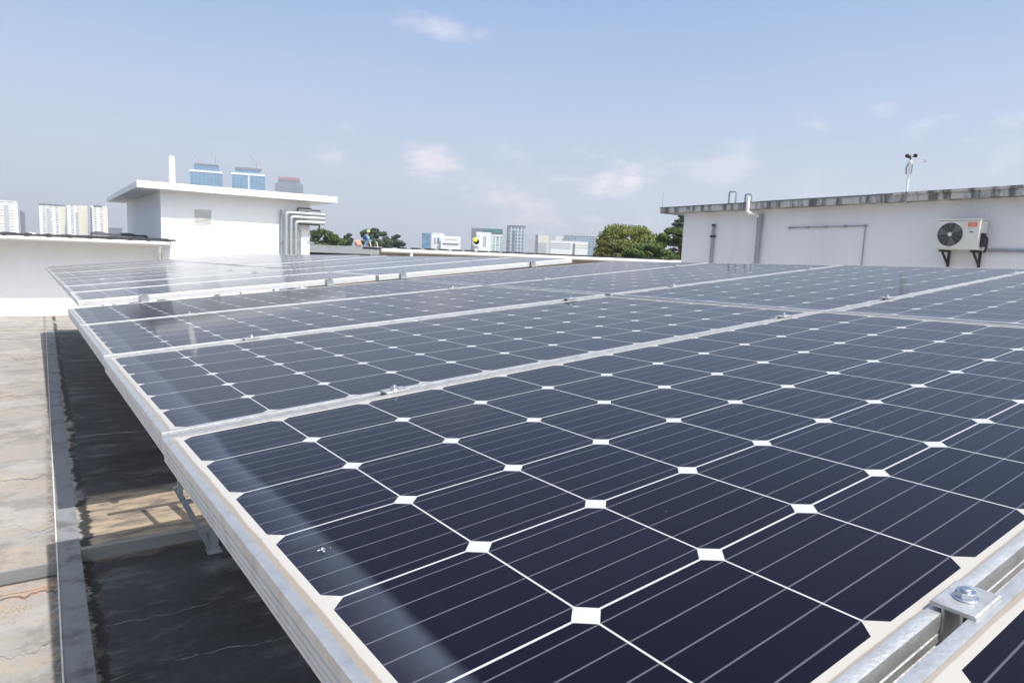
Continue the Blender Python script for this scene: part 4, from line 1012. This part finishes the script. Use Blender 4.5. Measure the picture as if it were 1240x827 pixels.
def tree(name, c, rx, rz, lm, label, nclump=40, nleaf=240, leaf=.16, group=None, flat=1.0, seed=1, squash=.8, conic=False):
    """c = crown centre. Limbs run from the trunk to leaf clumps spread through the crown."""
    rg = random.Random(seed); root = empty(name, (c.x, c.y, GZ)); cl = []
    tr = MB(); base = V((c.x, c.y, GZ)); top = c + V((0, 0, rz * .3)); tr.tube([base, base.lerp(top, .5) + V((rg.uniform(-.5, .5), rg.uniform(-.5, .5), 0)), top], [rx * .09, rx * .06, rx * .02], 8)
    for i in range(nclump):
        while True:
            d = V((rg.uniform(-1, 1), rg.uniform(-1, 1), rg.uniform(-1, 1)))
            if .25 < d.length < 1: break
        if conic:
            f = rg.random(); a = rg.uniform(0, 2 * PI); rr = (1 - f) ** .8 * rg.uniform(.45, 1); p = c + V((math.cos(a) * rr * rx, math.sin(a) * rr * rx, (round(f * 10) / 10 * 2 - 1) * rz + rg.uniform(-.05, .05) * rz))
        else:
            d = d.normalized() * (d.length ** .45); p = c + V((d.x * rx, d.y * rx, d.z * rz * squash + (rz * .15 if d.z > 0 else 0)))
        s = rx * rg.uniform(.22, .38) * (.95 if conic else 1); cl.append((p, s))
        if i % 2 == 0: m0 = base.lerp(top, rg.uniform(.72, .95)); tr.tube([m0, m0.lerp(p, .55) + V((0, 0, -.1 * rx * .3)), p], [rx * .028, rx * .016, rx * .006], 5)
    n = nclump * nleaf; r2 = np.random.RandomState(seed); vs = np.zeros((n * 4, 3)); k = 0
    for p, s in cl:
        d = r2.normal(size=(nleaf, 3)); d /= np.linalg.norm(d, axis=1)[:, None]; rad = r2.uniform(.35, 1, nleaf)[:, None] ** .5
        q = np.array(p) + d * rad * s * np.array([1.15, 1.15, .62 * flat])
        a = r2.normal(size=(nleaf, 3)); a /= np.linalg.norm(a, axis=1)[:, None]; b = np.cross(a, d + r2.normal(size=(nleaf, 3)) * .5); b /= np.linalg.norm(b, axis=1)[:, None] + 1e-9
        sz = leaf * r2.uniform(.6, 1.3, nleaf)[:, None]
        vs[k:k + nleaf * 4:4] = q - a * sz; vs[k + 1:k + nleaf * 4:4] = q + b * sz * .55; vs[k + 2:k + nleaf * 4:4] = q + a * sz; vs[k + 3:k + nleaf * 4:4] = q - b * sz * .55; k += nleaf * 4
    vs -= np.array(root.location)
    me = bpy.data.meshes.new('crown'); me.vertices.add(n * 4); me.vertices.foreach_set('co', vs.ravel()); me.loops.add(n * 4); me.loops.foreach_set('vertex_index', np.arange(n * 4)); me.polygons.add(n)
    me.polygons.foreach_set('loop_start', np.arange(n) * 4); me.update(calc_edges=True); me.validate(); me.materials.append(lm)
    o = bpy.data.objects.new('crown', me); C.objects.link(o); o.parent = root
    part(tr, 'trunk', bark, root, auto=True)
    tag(root, label, 'tree', group); return root


T = lambda px, py, D, wpx, hpx, *a, **k: tree('tree', at(px, py, D), wpx / 2 * D / FPX, hpx / 2 * D / FPX, *a, **k)
GT = 'trees between the skyline and the plant room'
T(762, 302, 62, 70, 56, LM[0], 'big olive green spreading tree left of the plant room', 60, 420, .11, GT, seed=11)
T(741, 306, 58, 36, 34, LM[3], 'small brownish green tree at the left foot of the big spreading tree', 26, 360, .10, GT, seed=12)
T(815, 306, 60, 44, 56, LM[1], 'bushy green tree half hidden by the plant room wall', 40, 420, .11, GT, seed=13)
T(783, 312, 52, 52, 30, LM[1], 'low bright green tree in front of the big spreading tree', 32, 380, .09, GT, seed=14)
tree('conifer_tree', at(826, 287, 90), 36 / 2 * 90 / FPX * 1.25, 50 / 2 * 90 / FPX, LM[2], 'dark layered conifer showing under the plant room roof corner', 70, 260, .15, GT, flat=.45, seed=15, conic=True)
G2 = 'dark trees behind the grey parapet building'
T(392, 294, 150, 34, 32, LM[1], 'round green tree just right of the stair tower pipes', 30, 260, .26, G2, seed=21)
T(404, 299, 160, 34, 20, LM[1], 'low wide green tree right of the round one', 24, 240, .28, G2, seed=22)
T(421, 293, 170, 18, 28, LM[2], 'narrow pointed dark tree left of the crouching worker', 26, 240, .26, G2, seed=23, conic=True)
T(452, 290, 170, 26, 26, LM[2], 'dark tree behind the worker and the ladder', 26, 260, .28, G2, seed=24)
T(477, 292.5, 180, 24, 17, LM[2], 'flat topped dark tree, rightmost of the dark group', 20, 240, .28, G2, seed=25)
T(462, 297, 160, 22, 14, LM[2], 'low dark tree behind the ladder top', 16, 220, .26, G2, seed=26)
# distant green belt that nobody could count
bv = MB(); rg = random.Random(9)
for i in range(260):
    px = rg.uniform(-60, 1300); D = rg.uniform(300, 420); p = at(px, 299 + (px - 620) * .042, D); p.z = GZ + rg.uniform(5, 11.5); s = rg.uniform(5, 9)
    vs = []; k = 7
    for (z, rr) in ((-1, .7), (-.3, 1), (.35, .85), (.8, .45)):
        for j in range(k): a_ = 2 * PI * j / k; f_ = rr * rg.uniform(.7, 1.15); vs.append((p.x + math.cos(a_) * f_ * s, p.y + math.sin(a_) * f_ * s, p.z + z * s * .8 * rg.uniform(.85, 1.1)))
    bv.add(vs, [(q * k + j, q * k + (j + 1) % k, (q + 1) * k + (j + 1) % k, (q + 1) * k + j) for q in range(3) for j in range(k)] + [tuple(3 * k + j for j in range(k))])
tag(bv.build('distant_woodland', LM[2], auto=False), kind='stuff')


# ------------------------------------------------------------------ air
hm = bpy.data.materials.new('humid_air'); hm.use_nodes = True; hn = hm.node_tree; hn.nodes.clear()
vol = hn.nodes.new('ShaderNodeVolumePrincipled'); vol.inputs['Density'].default_value = 0.00022; vol.inputs['Color'].default_value = (.90, .93, 1, 1); vol.inputs['Anisotropy'].default_value = .2
ho = hn.nodes.new('ShaderNodeOutputMaterial'); hn.links.new(vol.outputs[0], ho.inputs['Volume'])
MB().box((-2500, -2500, GZ - 1), (2500, 2500, 300)).build('haze', hm)['kind'] = 'stuff'
